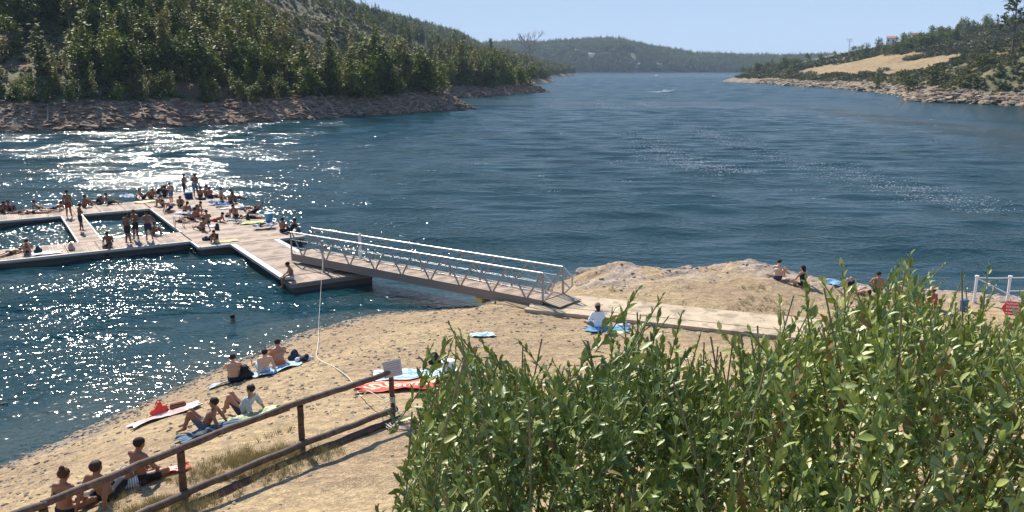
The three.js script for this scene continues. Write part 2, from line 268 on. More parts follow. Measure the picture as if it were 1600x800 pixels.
// ------------------------------------------------------------------ trees
function leafClump(r, c, size, P, N, C, tone) { // one small folded spray of foliage: two triangles
  const a = r() * 6.283, e = (r() - 0.35) * 1.6, d = V(Math.cos(a) * Math.cos(e), Math.sin(e), Math.sin(a) * Math.cos(e)), u = V(-Math.sin(a), 0.35 * (r() - 0.5), Math.cos(a)).normalize(), s = size * (0.6 + 0.8 * r());
  const p0 = c.clone(), p1 = c.clone().addScaledVector(d, s * 0.55).addScaledVector(u, s * 0.38), p2 = c.clone().addScaledVector(d, s * 1.05).add(V(0, -s * 0.12, 0)), p3 = c.clone().addScaledVector(d, s * 0.5).addScaledVector(u, -s * 0.38);
  const n = new THREE.Vector3().crossVectors(u, d).normalize(); if (n.y < 0) n.negate();
  const t = tone * (0.8 + 0.4 * r()), y = r() * 0.14;
  for (const p of [p0, p1, p2, p0, p2, p3]) { P.push(p.x, p.y, p.z); N.push(n.x, n.y, n.z); C.push(t * (1 + y), t, t * (1 - y)); }
}
// crown shapes: list of lobes [centre, radii]; foliage is spread in clumps near the lobes' surfaces, leaving gaps
function crownGeo(seed, lobes, count, size) {
  const r = rngOf(seed), P = [], N = [], C = [];
  const vol = lobes.map((l) => Math.pow(l[1].x * l[1].y * l[1].z, 0.66)), sum = vol.reduce((a, b) => a + b, 0);
  lobes.forEach(([c, rad], i) => {
    const n = Math.round((count * vol[i]) / sum), tone = 0.8 + 0.4 * r();
    for (let k = 0; k < n; k++) {
      const d = V(r() * 2 - 1, r() * 2 - 1, r() * 2 - 1); if (d.lengthSq() > 1) { k--; continue; } d.normalize();
      const rr = Math.pow(r(), 0.32) * (0.75 + 0.5 * noise2(d.x * 2.3 + i * 7, d.y * 2.3 + d.z * 1.7, seed));
      leafClump(r, c.clone().add(d.multiply(rad).multiplyScalar(rr)), size, P, N, C, tone);
    }
  });
  const g = new THREE.BufferGeometry(); g.setAttribute('position', new THREE.Float32BufferAttribute(P, 3)); g.setAttribute('normal', new THREE.Float32BufferAttribute(N, 3)); g.setAttribute('color', new THREE.Float32BufferAttribute(C, 3)); return g;
}
function trunkGeo(seed, h, r0, lobes, limbs = 6) {
  const r = rngOf(seed), gs = []; let p = V(0, -0.4, 0), q; const n = 5;
  for (let k = 0; k < n; k++) { q = V((r() - 0.5) * 0.12 * h * 0.25 + p.x, ((k + 1) / n) * h, (r() - 0.5) * 0.12 * h * 0.25 + p.z); gs.push(rod(p, q, r0 * (1 - (k / n) * 0.85), r0 * (1 - ((k + 1) / n) * 0.85), 6, true)); p = q; }
  lobes.slice(0, limbs).forEach(([c]) => { const b = V(0, Math.max(0.25 * h, c.y - 0.18 * h), 0); gs.push(rod(b, c, r0 * 0.4, r0 * 0.12, 5, true)); });
  return mergeGeometries(gs.map((g) => { g = g.toNonIndexed(); return g; }));
}
const leafMat = (c) => phys(c, 0.62, { vertexColors: true, side: THREE.DoubleSide, transmission: 0.4, thickness: 0, specularIntensity: 0.15 });
const bark = std([0.13, 0.1, 0.075], 0.95), barkPale = std([0.36, 0.33, 0.29], 0.9);
function treeKind(seed, kind, color, o = {}) {
  const r = rngOf(seed), lobes = []; let h = 7, r0 = 0.14, count = 620, size = 0.55, tr = bark;
  if (kind === 'cone') { h = 7.5; for (let k = 0; k < 13; k++) { const t = k / 12, y = lerp(0.7, 7, t), w = lerp(1.75, 0.5, t * t), a = r() * 6.28, off = w * 0.55 * r(); lobes.push([V(Math.cos(a) * off, y, Math.sin(a) * off), V(w * 0.75, 1.1, w * 0.75)]); } }
  if (kind === 'broad') { h = 5.5; for (let k = 0; k < 13; k++) { const a = r() * 6.28, d = 1.7 * Math.sqrt(r()), y = 1.2 + r() * 4.2 - d * 0.5; lobes.push([V(Math.cos(a) * d, y, Math.sin(a) * d), V(1.1 + r() * 0.5, 0.9 + r() * 0.4, 1.1 + r() * 0.5)]); } }
  if (kind === 'slender') { h = 9; r0 = 0.12; size = 0.5; count = 480; tr = barkPale; for (let k = 0; k < 11; k++) { const t = k / 10, y = lerp(2.6, 9, t), a = r() * 6.28, off = 0.9 * r() * (1 - t * 0.5); lobes.push([V(Math.cos(a) * off, y, Math.sin(a) * off), V(0.75, 0.85, 0.75)]); } }
  if (kind === 'pine') { h = 16; r0 = 0.24; size = 0.75; count = 700; for (let k = 0; k < 15; k++) { const t = k / 14, y = lerp(6, 16.3, t), a = r() * 6.28, off = lerp(2.6, 0.5, t) * (0.4 + 0.6 * r()); lobes.push([V(Math.cos(a) * off, y, Math.sin(a) * off), V(1.25, 0.8, 1.25)]); } }
  if (kind === 'round') { h = 3; r0 = 0.12; size = 0.5; count = 380; for (let k = 0; k < 8; k++) { const a = r() * 6.28, d = 1.2 * Math.sqrt(r()); lobes.push([V(Math.cos(a) * d, 1.2 + r() * 1.8, Math.sin(a) * d), V(1.1, 0.9, 1.1)]); } }
  Object.assign(o, {});
  return { kind, h, crown: crownGeo(seed, lobes, count, size), trunk: trunkGeo(seed + 1, h * 0.92, r0, lobes), leaf: leafMat(color), bark: tr };
}
const kinds = {
  coneA: treeKind(201, 'cone', [0.148, 0.189, 0.025]), coneB: treeKind(202, 'cone', [0.107, 0.143, 0.023]), coneC: treeKind(203, 'cone', [0.213, 0.231, 0.034]),
  broadA: treeKind(204, 'broad', [0.144, 0.193, 0.025]), broadB: treeKind(205, 'broad', [0.215, 0.254, 0.033]),
  slender: treeKind(206, 'slender', [0.209, 0.222, 0.059]), slenderB: treeKind(209, 'slender', [0.299, 0.286, 0.088]), pine: treeKind(207, 'pine', [0.076, 0.099, 0.019]), pineB: treeKind(211, 'pine', [0.094, 0.118, 0.023]), round: treeKind(208, 'round', [0.107, 0.137, 0.021]),
};
const protoTree = {};
function plantTree(k, name, x, y, z, s, ry, label, group, sy = s) {
  const K = kinds[k]; let t;
  if (!protoTree[k]) { t = new THREE.Group(); part('trunk', K.trunk, K.bark, t); part('crown', K.crown, K.leaf, t); protoTree[k] = t; } else t = protoTree[k].clone();
  t.name = numbered(name); t.position.set(x, y, z); t.scale.set(s, sy, s); t.rotation.y = ry; scene.add(t); t.userData = {}; return tag(t, label, 'tree', group);
}
const inView = (x, y, z, m = 0) => { const v = V(x, y, z).applyMatrix4(camera.matrixWorldInverse).applyMatrix4(camera.projectionMatrix); return Math.abs(v.x) < 1 + m && Math.abs(v.y) < 1 + m * 2 && v.z < 1; };
camera.aspect = 2; camera.updateProjectionMatrix(); camera.updateMatrixWorld();
{
  const r = rngOf(303), spots = [];
  for (let gx = -200; gx < 40; gx += 3.1) for (let gz = -560; gz < -105; gz += 3.1) {
    const x = gx + r() * 3.1, z = gz + r() * 3.1, s = leftIn(x, z), q = r(), w = r();
    if (s < 7) continue; const y = leftH(x, z); if (!inView(x, y + 3, z, 0.06)) continue;
    const az = x / -z; // how far up the slope the wood reaches along the shore
    const reach = lerp(150, 22, sstep(az, -0.37, -0.23)) + 26 * (fbm(x * 0.03, z * 0.03, 2, 131) - 0.5);
    let dens = s < reach ? 0.9 : 0.02; if (-z > 280 && x > -22) dens = s < 40 ? 0.7 : 0.06; if (s > 120 && -z > 330 && fbm(x * 0.02, z * 0.02, 2, 133) > 0.46) dens = 0.5;
    const clear = fbm(x * 0.045, z * 0.045, 3, 137); if (clear > 0.62) dens *= 0.12; if (x < -78 && s > 12 && s < 50 && clear > 0.52) dens *= 0.4;
    if (q > dens) continue;
    const zone = fbm(x * 0.05, z * 0.05, 2, 139); let k = w < 0.12 ? 'coneB' : w < 0.24 ? 'coneA' : w < 0.33 ? 'coneC' : w < 0.6 ? 'broadA' : w < 0.84 ? 'broadB' : w < 0.93 ? 'slender' : 'slenderB';
    if (zone > 0.6 && w < 0.4) k = 'coneB'; if (s > 120 && w < 0.4) k = 'coneB';
    const sc = (0.75 + 0.6 * r()) * (s > 125 ? 1.1 : s < 17 ? (x < -46 ? 0.5 : 1.1) : 1);
    spots.push({ x, y, z, k, sc, sy: sc * (0.85 + 0.4 * r()), ry: r() * 6.28, d: Math.hypot(x, z) / sc });
  }
  spots.sort((a, b) => a.d - b.d);
  const names = { coneA: ['conical_tree', 'bushy conical green tree in the wood on the left hillside'], coneB: ['dark_tree', 'dark green conical tree in the wood on the left hillside'], coneC: ['light_tree', 'yellowish green conical tree in the wood on the left hillside'], broadA: ['broad_tree', 'broad dark green tree in the wood on the left hillside'], broadB: ['spreading_tree', 'broad light green tree in the wood on the left hillside'], slender: ['slender_tree', 'slender grey-green tree in the wood on the left hillside'], slenderB: ['silvery_tree', 'slender silvery tree in the wood on the left hillside'] };
  const rest = {}; let made = 0;
  for (const t of spots) {
    if (made < 300 && inView(t.x, t.y + 4, t.z)) { made++; plantTree(t.k, names[t.k][0], t.x, t.y, t.z, t.sc, t.ry, names[t.k][1], 'trees of the wood on the left hillside', t.sy); }
    else (rest[t.k] ??= []).push([mx(t.x, t.y, t.z, t.sc, t.ry, 0, 0, t.sy)]);
  }
  console.log('left trees', spots.length);
  for (const k in rest) instances('hillside_forest', mergeTree(k), kinds[k].leaf, rest[k], 'mass of further trees on the left hillside', 'forest');
}
function mergeTree(k) { const K = kinds[k], t = K.trunk.clone(); t.deleteAttribute('uv'); const n = t.attributes.position.count, c = new Float32Array(n * 3).fill(1.3); t.setAttribute('color', new THREE.BufferAttribute(c, 3)); return mergeGeometries([K.crown, t]); }
// heath and scrub: many small leafy cushions
const cushion = crownGeo(401, [[V(0, 0.25, 0), V(0.7, 0.5, 0.7)], [V(0.35, 0.4, 0.2), V(0.45, 0.4, 0.45)], [V(-0.35, 0.35, -0.2), V(0.45, 0.4, 0.45)]], 70, 0.42);
{
  const r = rngOf(405), list = [], m = leafMat([1, 1, 1]);
  for (let gx = -260; gx < 40; gx += 1.5) for (let gz = -620; gz < -105; gz += 1.5) {
    const x = gx + r() * 1.5, z = gz + r() * 1.5, q = r(); if (x * x + z * z > 340 ** 2 && r() < 0.55) continue; const s = leftIn(x, z); if (s < 8.5 || q > 0.85) continue;
    const y = leftH(x, z); if (!inView(x, y, z, 0.03)) continue; if (fbm(x * 0.09, z * 0.09, 3, 107) > 0.71) continue;
    const sc = 0.55 + 0.75 * r(), t = 0.8 + 0.5 * r(), p = fbm(x * 0.06, z * 0.06, 3, 141); const c = p > 0.55 ? lin(0.165 * t, 0.165 * t, 0.06 * t) : lin(0.115 * t, 0.14 * t, 0.044 * t);
    list.push([mx(x, y, z, sc, r() * 6.28, 0, 0, sc * (0.7 + 0.5 * r())), c]);
  }
  console.log('heath', list.length);
  instances('heath_scrub', cushion, m, list, 'low heath and scrub covering the left hillside', 'scrub');
  const rl = [];
  for (let gx = 110; gx < 420; gx += 2.1) for (let gz = -620; gz < -160; gz += 2.1) {
    const x = gx + r() * 2.1, z = gz + r() * 2.1, q = r(), s = rightIn(x, z); if (s < 8 || isField(x, z)) continue;
    const y = rightH(x, z); if (!inView(x, y, z, 0.03)) continue; const p = fbm(x * 0.05, z * 0.05, 3, 147); if (q > lerp(0.5, 1, sstep(p, 0.35, 0.55))) continue;
    const sc = 0.8 + 1.7 * r() * r(), t = 0.75 + 0.6 * r(); rl.push([mx(x, y, z, sc, r() * 6.28), p > 0.5 ? lin(0.068 * t, 0.088 * t, 0.03 * t) : lin(0.13 * t, 0.14 * t, 0.048 * t)]);
  }
  console.log('right scrub', rl.length);
  instances('slope_scrub', cushion, m, rl, 'low green scrub on the right hillside', 'scrub');
  // far hills: woods seen as one mass
  const fl = [], fl2 = [], far = mergeTree('broadA'), far2 = mergeTree('coneB');
  for (let k = 0; k < 15000; k++) { const x = -330 + r() * 1300, z = -1705 - Math.pow(r(), 1.3) * 520; if (fbm(x * 0.02, z * 0.02, 4, 119) > 0.68) continue; const y = farH(x, z); if (y <= 0.4 || !inView(x, y + 5, z, 0.02)) continue; const s = 1.3 + r() * 1.1; (r() < 0.6 ? fl : fl2).push([mx(x, y - 0.8, z, s, r() * 6.28)]); }
  for (let k = 0; k < 7000; k++) { const x = -160 + r() * 290, z = -560 - r() * 740, s = leftIn(x, z); if (s < 6) continue; const y = leftH(x, z); if (!inView(x, y + 4, z, 0.02)) continue; (r() < 0.5 ? fl : fl2).push([mx(x, y, z, 0.8 + r() * 0.7, r() * 6.28)]); }
  instances('far_forest', far, kinds.broadA.leaf, fl, 'far-off woods on the hills across the lake', 'forest');
  instances('far_pinewood', far2, kinds.coneB.leaf, fl2, 'far-off dark woods on the hills across the lake', 'forest');
  console.log('far', fl.length, fl2.length);
  // right hill trees
  const spots = [];
  for (let k = 0; k < 2600; k++) {
    const x = 110 + r() * 330, z = -650 + r() * 480, s = rightIn(x, z); if (s < 9) continue; const y = rightH(x, z); if (!inView(x, y + 2, z)) continue;
    const p = fbm(x * 0.035, z * 0.035, 3, 151), wood = -z > 500 ? 1 : s > 75 ? 0.07 : 0.1; if (isField(x, z) && r() > 0.03) continue; if (r() > wood * sstep(p, 0.35, 0.6)) continue;
    spots.push([x, y, z, -z > 490 ? (r() < 0.12 ? 'coneB' : 'broadA') : 'round', 0.6 + 0.7 * r()]);
  }
  console.log('right trees', spots.length);
  for (const [x, y, z, k, s] of spots) plantTree(k, k === 'round' ? 'round_tree' : k === 'coneB' ? 'shore_pine' : 'shore_tree', x, y, z, s, r() * 6.28, k === 'round' ? 'small rounded dark tree standing in the scrub of the right hillside' : k === 'coneB' ? 'dark conical tree on the wooded tip of the right shore' : 'broad tree on the wooded tip of the right shore', k === 'round' ? 'rounded trees on the right hillside' : 'trees on the tip of the right shore');
}
// ------------------------------------------------------------------ concrete path
const plankTex = dataTex(512, (u, v) => { const k = Math.floor(v * 14), q = v * 14 - k, groove = q < 0.06 || q > 0.95 ? 0.72 : 1; const t = (0.86 + 0.13 * (hash2(k, 2, 3) - 0.5) + 0.16 * (fbm(u * 4, v * 90, 3, 5) - 0.5) + 0.1 * (fbm(u * 30, v * 30, 2, 7) - 0.5)) * groove * (1 - 0.2 * sstep(fbm(u * 3, v * 3, 4, 17), 0.5, 0.68)); return [t, t, t]; });
const plankBump = dataTex(256, (u, v) => { const q = v * 14 - Math.floor(v * 14), t = q < 0.08 || q > 0.93 ? 0 : 0.85 + 0.15 * fbm(u * 8, v * 60, 2, 4); return [t, t, t]; }, false);
const concTex = dataTex(512, (u, v) => { const t = 0.84 + 0.2 * (fbm(u * 8, v * 8, 5, 31, 8) - 0.5) + 0.12 * (fbm(u * 80, v * 80, 2, 33, 80) - 0.5) - 0.14 * sstep(fbm(u * 5, v * 5, 4, 35, 5), 0.58, 0.66); return [t, t * 0.99, t * 0.97]; }, true, 0.35);
const concrete = std([0.7, 0.56, 0.39], 0.9, { map: concTex, bumpMap: grainBump, bumpScale: 0.008 });
function strip(line, a, b, y0, y1, hFn) { // slab between lateral offsets a..b of a polyline, with real edges
  const pts = []; const cv = new THREE.CatmullRomCurve3(line.map(([x, z]) => V(x, 0, z))); const n = 60;
  for (let i = 0; i <= n; i++) { const p = cv.getPoint(i / n), t = cv.getTangent(i / n), nx = -t.z, nz = t.x; pts.push([V(p.x + nx * a, 0, p.z + nz * a), V(p.x + nx * b, 0, p.z + nz * b)]); }
  const P = [], U = [], I = []; pts.forEach(([l, r], i) => { const y = hFn(i / n); for (const [q, h] of [[l, y0], [l, y1], [l, y1], [r, y1], [r, y1], [r, y0]]) { P.push(q.x, y + h, q.z); U.push(q.x, q.z + h); } });
  for (let i = 0; i < n; i++) for (const e of [0, 2, 4]) { const o = i * 6 + e; I.push(o, o + 6, o + 1, o + 1, o + 6, o + 7); }
  const m = (n + 0) * 6; I.push(0, 1, 5, 1, 4, 5, m, m + 5, m + 1, m + 1, m + 5, m + 4);
  const g = new THREE.BufferGeometry(); g.setAttribute('position', new THREE.Float32BufferAttribute(P, 3)); g.setAttribute('uv', new THREE.Float32BufferAttribute(U, 2)); g.setIndex(I); g.computeVertexNormals(); return g;
}
const pathTop = (t) => 1.02 + 0.05 * t;
{
  const p = thing('concrete_path', 'pale concrete footpath across the beach', 'path'); p.userData.kind = 'structure';
  const line = pathLine.map((q) => [...q]);
  part('main_slab', strip(line, -1.25, 0.52, -0.35, 0, pathTop), concrete, p);
  part('edge_slab', strip(line, 0.545, 1.22, -0.35, -0.012, pathTop), concrete, p);
}
// ------------------------------------------------------------------ floating pontoon: local axes a (along), b (towards the beach)
const PU = V(0.8423, 0, -0.539), PW = V(0.539, 0, 0.8423), PO = V(-15.9, 0, -45.65), PTURN = Math.atan2(0.539, 0.8423);
const pont = (a, b, y = 0.45) => PO.clone().addScaledVector(PU, a).addScaledVector(PW, b).setY(y);
const deckMat = std([0.52, 0.37, 0.265], 0.8, { map: plankTex, bumpMap: plankBump, bumpScale: 0.006 });
const deckMat2 = std([0.48, 0.34, 0.245], 0.8, { map: plankTex, bumpMap: plankBump, bumpScale: 0.006 });
const edgeMat = std([0.72, 0.69, 0.63], 0.6, { map: concTex }), floatMat = std([0.07, 0.07, 0.068], 0.7), frameMat = std([0.2, 0.19, 0.175], 0.6, { metalness: 0.3 });
{
  const g = thing('floating_pontoon', 'floating bathing pontoon with two pools and tan plank decking', 'pontoon', [PO.x, 0, PO.z], PTURN);
  const uvbox = (w, h, d, x, y, z, swap) => { const b = new THREE.BoxGeometry(w, h, d); const p = b.attributes.position, u = b.attributes.uv; for (let i = 0; i < p.count; i++) swap ? u.setXY(i, (p.getZ(i) + d / 2) / 2, (p.getX(i) + w / 2) / 2) : u.setXY(i, (p.getX(i) + w / 2) / 2, (p.getZ(i) + d / 2) / 2); b.translate(x, y, z); return b; };
  function platform(a0, a1, b0, b1, step, along, mat) {
    const n = Math.max(1, Math.round((along ? a1 - a0 : b1 - b0) / step));
    for (let k = 0; k < n; k++) {
      const x0 = along ? lerp(a0, a1, k / n) : a0, x1 = along ? lerp(a0, a1, (k + 1) / n) : a1, z0 = along ? b0 : lerp(b0, b1, k / n), z1 = along ? b1 : lerp(b0, b1, (k + 1) / n), gp = 0.012;
      part('deck_panel', uvbox(x1 - x0 - gp * 2, 0.05, z1 - z0 - gp * 2, (x0 + x1) / 2, 0.425, (z0 + z1) / 2, along), mat ?? (hash2(k, Math.round(a0 * 3), 9) < 0.5 ? deckMat : deckMat2), g);
    }
    part('frame', box(a1 - a0 - 0.02, 0.16, b1 - b0 - 0.02, (a0 + a1) / 2, 0.315, (b0 + b1) / 2), frameMat, g);
    part('float', box(a1 - a0 - 0.3, 0.75, b1 - b0 - 0.3, (a0 + a1) / 2, -0.14, (b0 + b1) / 2), floatMat, g);
  }
  const edge = (a0, b0, a1, b1, w = 0.13) => { const dx = Math.abs(a1 - a0), dz = Math.abs(b1 - b0); part('edge_strip', dx > dz ? box(dx, 0.13, w, (a0 + a1) / 2, 0.394, b0) : box(w, 0.13, dz, a0, 0.394, (b0 + b1) / 2), edgeMat, g); };
  platform(-17, -1.6, -4.42, -1.6, 1.55, true);       // front walkway
  platform(-17, -1.5, -18.2, -14.75, 1.55, true);     // back walkway
  platform(-6.95, -5.85, -14.7, -4.47, 1.5, false);   // cross walkway
  platform(-1.45, 4.15, -21.4, -4.55, 1.9, false);    // wide deck
  platform(-1.55, 4.3, -4.5, 0.4, 1.65, false);       // front wide deck
  platform(0.32, 2.42, 0.46, 9.4, 4.4, false);        // ramp deck
  platform(0.05, 4.2, 9.45, 10.9, 2.1, true);         // end platform
  edge(-17, -1.54, -1.62, -1.54); edge(-17, -4.47, -7.02, -4.47, 0.09); edge(-5.78, -4.47, -1.62, -4.47, 0.09); edge(-17, -18.25, -1.5, -18.25); edge(-17, -14.7, -7.02, -14.7, 0.09); edge(-5.78, -14.7, -1.52, -14.7, 0.09);
  edge(-7.0, -14.6, -7.0, -4.52, 0.09); edge(-5.8, -14.6, -5.8, -4.52, 0.09); edge(-1.52, -14.6, -1.52, -4.6, 0.11); edge(4.22, -21.4, 4.22, -4.55); edge(-1.45, -21.46, 4.15, -21.46); edge(-1.62, -1.47, -1.62, 0.46, 0.12); edge(-1.55, 0.47, 0.0, 0.47, 0.12); edge(2.75, 0.47, 4.3, 0.47, 0.12); edge(4.37, -4.5, 4.37, 0.4);
  edge(0.16, 0.54, 0.16, 9.4, 0.3); edge(2.58, 0.54, 2.58, 9.4, 0.3);
  // cross joints between the modules
  for (const b of [-4.525]) part('joint_strip', box(5.6, 0.02, 0.06, 1.35, 0.448, b), edgeMat, g);
  for (const [a, b] of [[-1.4, -6.2]]) { const lad = part('ladder', mergeGeometries([-0.22, 0.22].flatMap((o) => [rod(V(a - 0.15, -0.8, b + o), V(a - 0.15, 1.15, b + o), 0.022), rod(V(a - 0.15, 1.15, b + o), V(a + 0.35, 1.15, b + o), 0.022), rod(V(a + 0.35, 1.15, b + o), V(a + 0.35, 0.45, b + o), 0.022)])), std([0.6, 0.6, 0.6], 0.3, { metalness: 0.9 }), g); for (const y of [-0.5, -0.2, 0.1]) part('rung', rod(V(a - 0.15, y, b - 0.22), V(a - 0.15, y, b + 0.22), 0.018), lad.material, lad); }
  // floor of the right-hand pool
  part('pool_floor', box(4.2, 0.06, 10, -3.65, -0.4, -9.6), std([0.55, 0.56, 0.3], 0.9, { map: noiseTex }), g);
}
// ------------------------------------------------------------------ gangway
const steel = std([0.33, 0.31, 0.285], 0.5, { metalness: 0.35 }), steelDark = std([0.23, 0.19, 0.16], 0.6, { metalness: 0.25 }), railMat = std([0.5, 0.52, 0.52], 0.35, { metalness: 0.6 });
const GA = V(-11.05, 0.86, -40.85), GE = V(1.22, 1.16, -31.1);
{
  const dir = GE.clone().sub(GA), L = dir.length(), turn = Math.atan2(dir.x, dir.z), pitch = Math.asin(dir.y / L);
  const g = thing('gangway', 'long metal truss gangway sloping from the pontoon to the beach', 'gangway', GA.toArray()); g.rotation.order = 'YXZ'; g.rotation.y = turn; g.rotation.x = -pitch;
  // local: z along, x = 0 near side ... far side; far side lies at +x
  const Wd = 1.35, n = 9, H = 1.12, sgn = 1, X = [0, Wd];
  for (const x of X) {
    part('bottom_chord', box(0.07, 0.34, L, x, -0.12, L / 2), steelDark, g);
    part('chord_flange', box(0.12, 0.03, L, x, -0.3, L / 2), steel, g);
    part('top_rail', rod(V(x, H, 0), V(x, H, L - 0.02), 0.038, 0.038, 10), railMat, g);
    for (const y of [0.38, 0.75]) part('guard_wire', rod(V(x, y, 0), V(x, y, L), 0.011, 0.011, 5), railMat, g);
    for (let k = 0; k < n; k++) {
      const z0 = (k / n) * L + 0.1, z1 = ((k + 1) / n) * L - 0.05, zm = (z0 + z1) / 2;
      part('diagonal', bar(V(x, H - 0.03, z0 + 0.06), V(x, 0.05, zm - 0.06), 0.045, 0.06), steel, g);
      part('diagonal', bar(V(x, 0.05, zm + 0.06), V(x, H - 0.03, z1 - 0.02), 0.045, 0.06), steel, g);
    }
    part('end_post', bar(V(x, 0.05, 0.02), V(x, H, 0.02), 0.05, 0.06, V(1, 0, 0)), steel, g);
    part('end_post', bar(V(x, -0.2, L - 0.03), V(x, H, L - 0.03), 0.06, 0.07, V(1, 0, 0)), steel, g);
    part('end_loop', mergeGeometries([bar(V(x, H, L), V(x, 0.78, L + 0.42), 0.05, 0.05), bar(V(x, 0.8, L + 0.42), V(x, 0.4, L + 0.42), 0.05, 0.05, V(1, 0, 0)), bar(V(x, 0.42, L + 0.42), V(x, 0.0, L), 0.05, 0.05), bar(V(x, 0.52, L), V(x, 0.3, L + 0.3), 0.045, 0.045)]), railMat, g);
  }
  const m = 17; for (let k = 0; k < m; k++) { const d = L / m; part('deck_plank', box(Wd - 0.1, 0.05, d - 0.025, Wd / 2, 0.02 + 0.004 * hash2(k, 4), (k + 0.5) * d), [deckMat, deckMat2][k % 2], g); }
  for (let k = 0; k < 9; k++) part('cross_beam', box(Wd - 0.08, 0.12, 0.08, Wd / 2, -0.1, ((k + 0.5) / 9) * L), steelDark, g);
  const fl = part('hinged_flap', mergeGeometries([0, 1, 2, 3, 4, 5].map((k) => box(Wd + 0.1, 0.035, 0.125, Wd / 2, 0, 0.07 + k * 0.132))), std([0.5, 0.39, 0.27], 0.8, { map: plankTex }), g); fl.position.set(0, 0.01, L + 0.02); fl.rotation.x = 0.13;
  part('abutment_beam', box(Wd + 0.3, 0.2, 0.35, Wd / 2, -0.42, L - 3.2), std([0.5, 0.36, 0.08], 0.7), g);
  const q = thing('mooring_post', 'thick white mooring post standing behind the gangway', 'post', [-7.35, 0, -39.5]); part('shaft', rod(V(0, -4.2, 0), V(0, 2.15, 0), 0.075, 0.075, 14), std([0.75, 0.74, 0.7], 0.5), q); part('cap', new THREE.ConeGeometry(0.09, 0.08, 14).translate(0, 2.19, 0), std([0.75, 0.74, 0.7], 0.5), q);
  const q2 = thing('gangway_post', 'grey steel post beside the lake end of the gangway', 'post', [-9.0, 0, -38.75]); part('shaft', rod(V(0, -2.8, 0), V(0, 1.95, 0), 0.06, 0.06, 12), steel, q2); part('cap', new THREE.CylinderGeometry(0.07, 0.07, 0.03, 12).translate(0, 1.965, 0), steel, q2);
}
// ------------------------------------------------------------------ rustic fence in the foreground
const logTex = dataTex(256, (u, v) => { const t = 0.75 + 0.5 * (fbm(u * 40, v * 3, 4, 61) - 0.5) + 0.25 * (fbm(u * 8, v * 8, 3, 63) - 0.5); return [t, t * 0.98, t * 0.95]; });
const logMat = std([0.155, 0.085, 0.058], 0.75, { map: logTex, bumpMap: logTex, bumpScale: 0.006 }), logGrey = std([0.2, 0.135, 0.1], 0.75, { map: logTex, bumpMap: logTex, bumpScale: 0.006 });
function log(a, b, r, seed = 1) { // slightly crooked round pole
  const rr = rngOf(seed), pts = []; for (let k = 0; k <= 6; k++) pts.push(a.clone().lerp(b, k / 6).add(V((rr() - 0.5) * 0.03, (rr() - 0.5) * 0.03, (rr() - 0.5) * 0.03)));
  const g = new THREE.TubeGeometry(new THREE.CatmullRomCurve3(pts), 24, r, 12, false), p = g.attributes.position; const nn = g.attributes.normal; for (let i = 0; i < p.count; i++) { const k = (noise2(p.getX(i) * 5, p.getZ(i) * 5 + p.getY(i) * 9, seed) - 0.5) * r * 0.22; p.setXYZ(i, p.getX(i) + nn.getX(i) * k, p.getY(i) + nn.getY(i) * k, p.getZ(i) + nn.getZ(i) * k); }
  const d = b.clone().sub(a).normalize(), q = new THREE.Quaternion().setFromUnitVectors(V(0, 0, 1), d); const cap = (at, flip) => { const c = new THREE.CircleGeometry(r * 1.02, 12); if (flip) c.rotateY(Math.PI); return c.applyQuaternion(q).translate(at.x, at.y, at.z); };
  g.computeVertexNormals(); return mergeGeometries([g, cap(b, false), cap(a, true)]);
}
const fencePosts = [[-2.8, -18.3], [-4.42, -16.25], [-6.0, -13.95], [-7.35, -11.9], [-8.7, -9.9]];
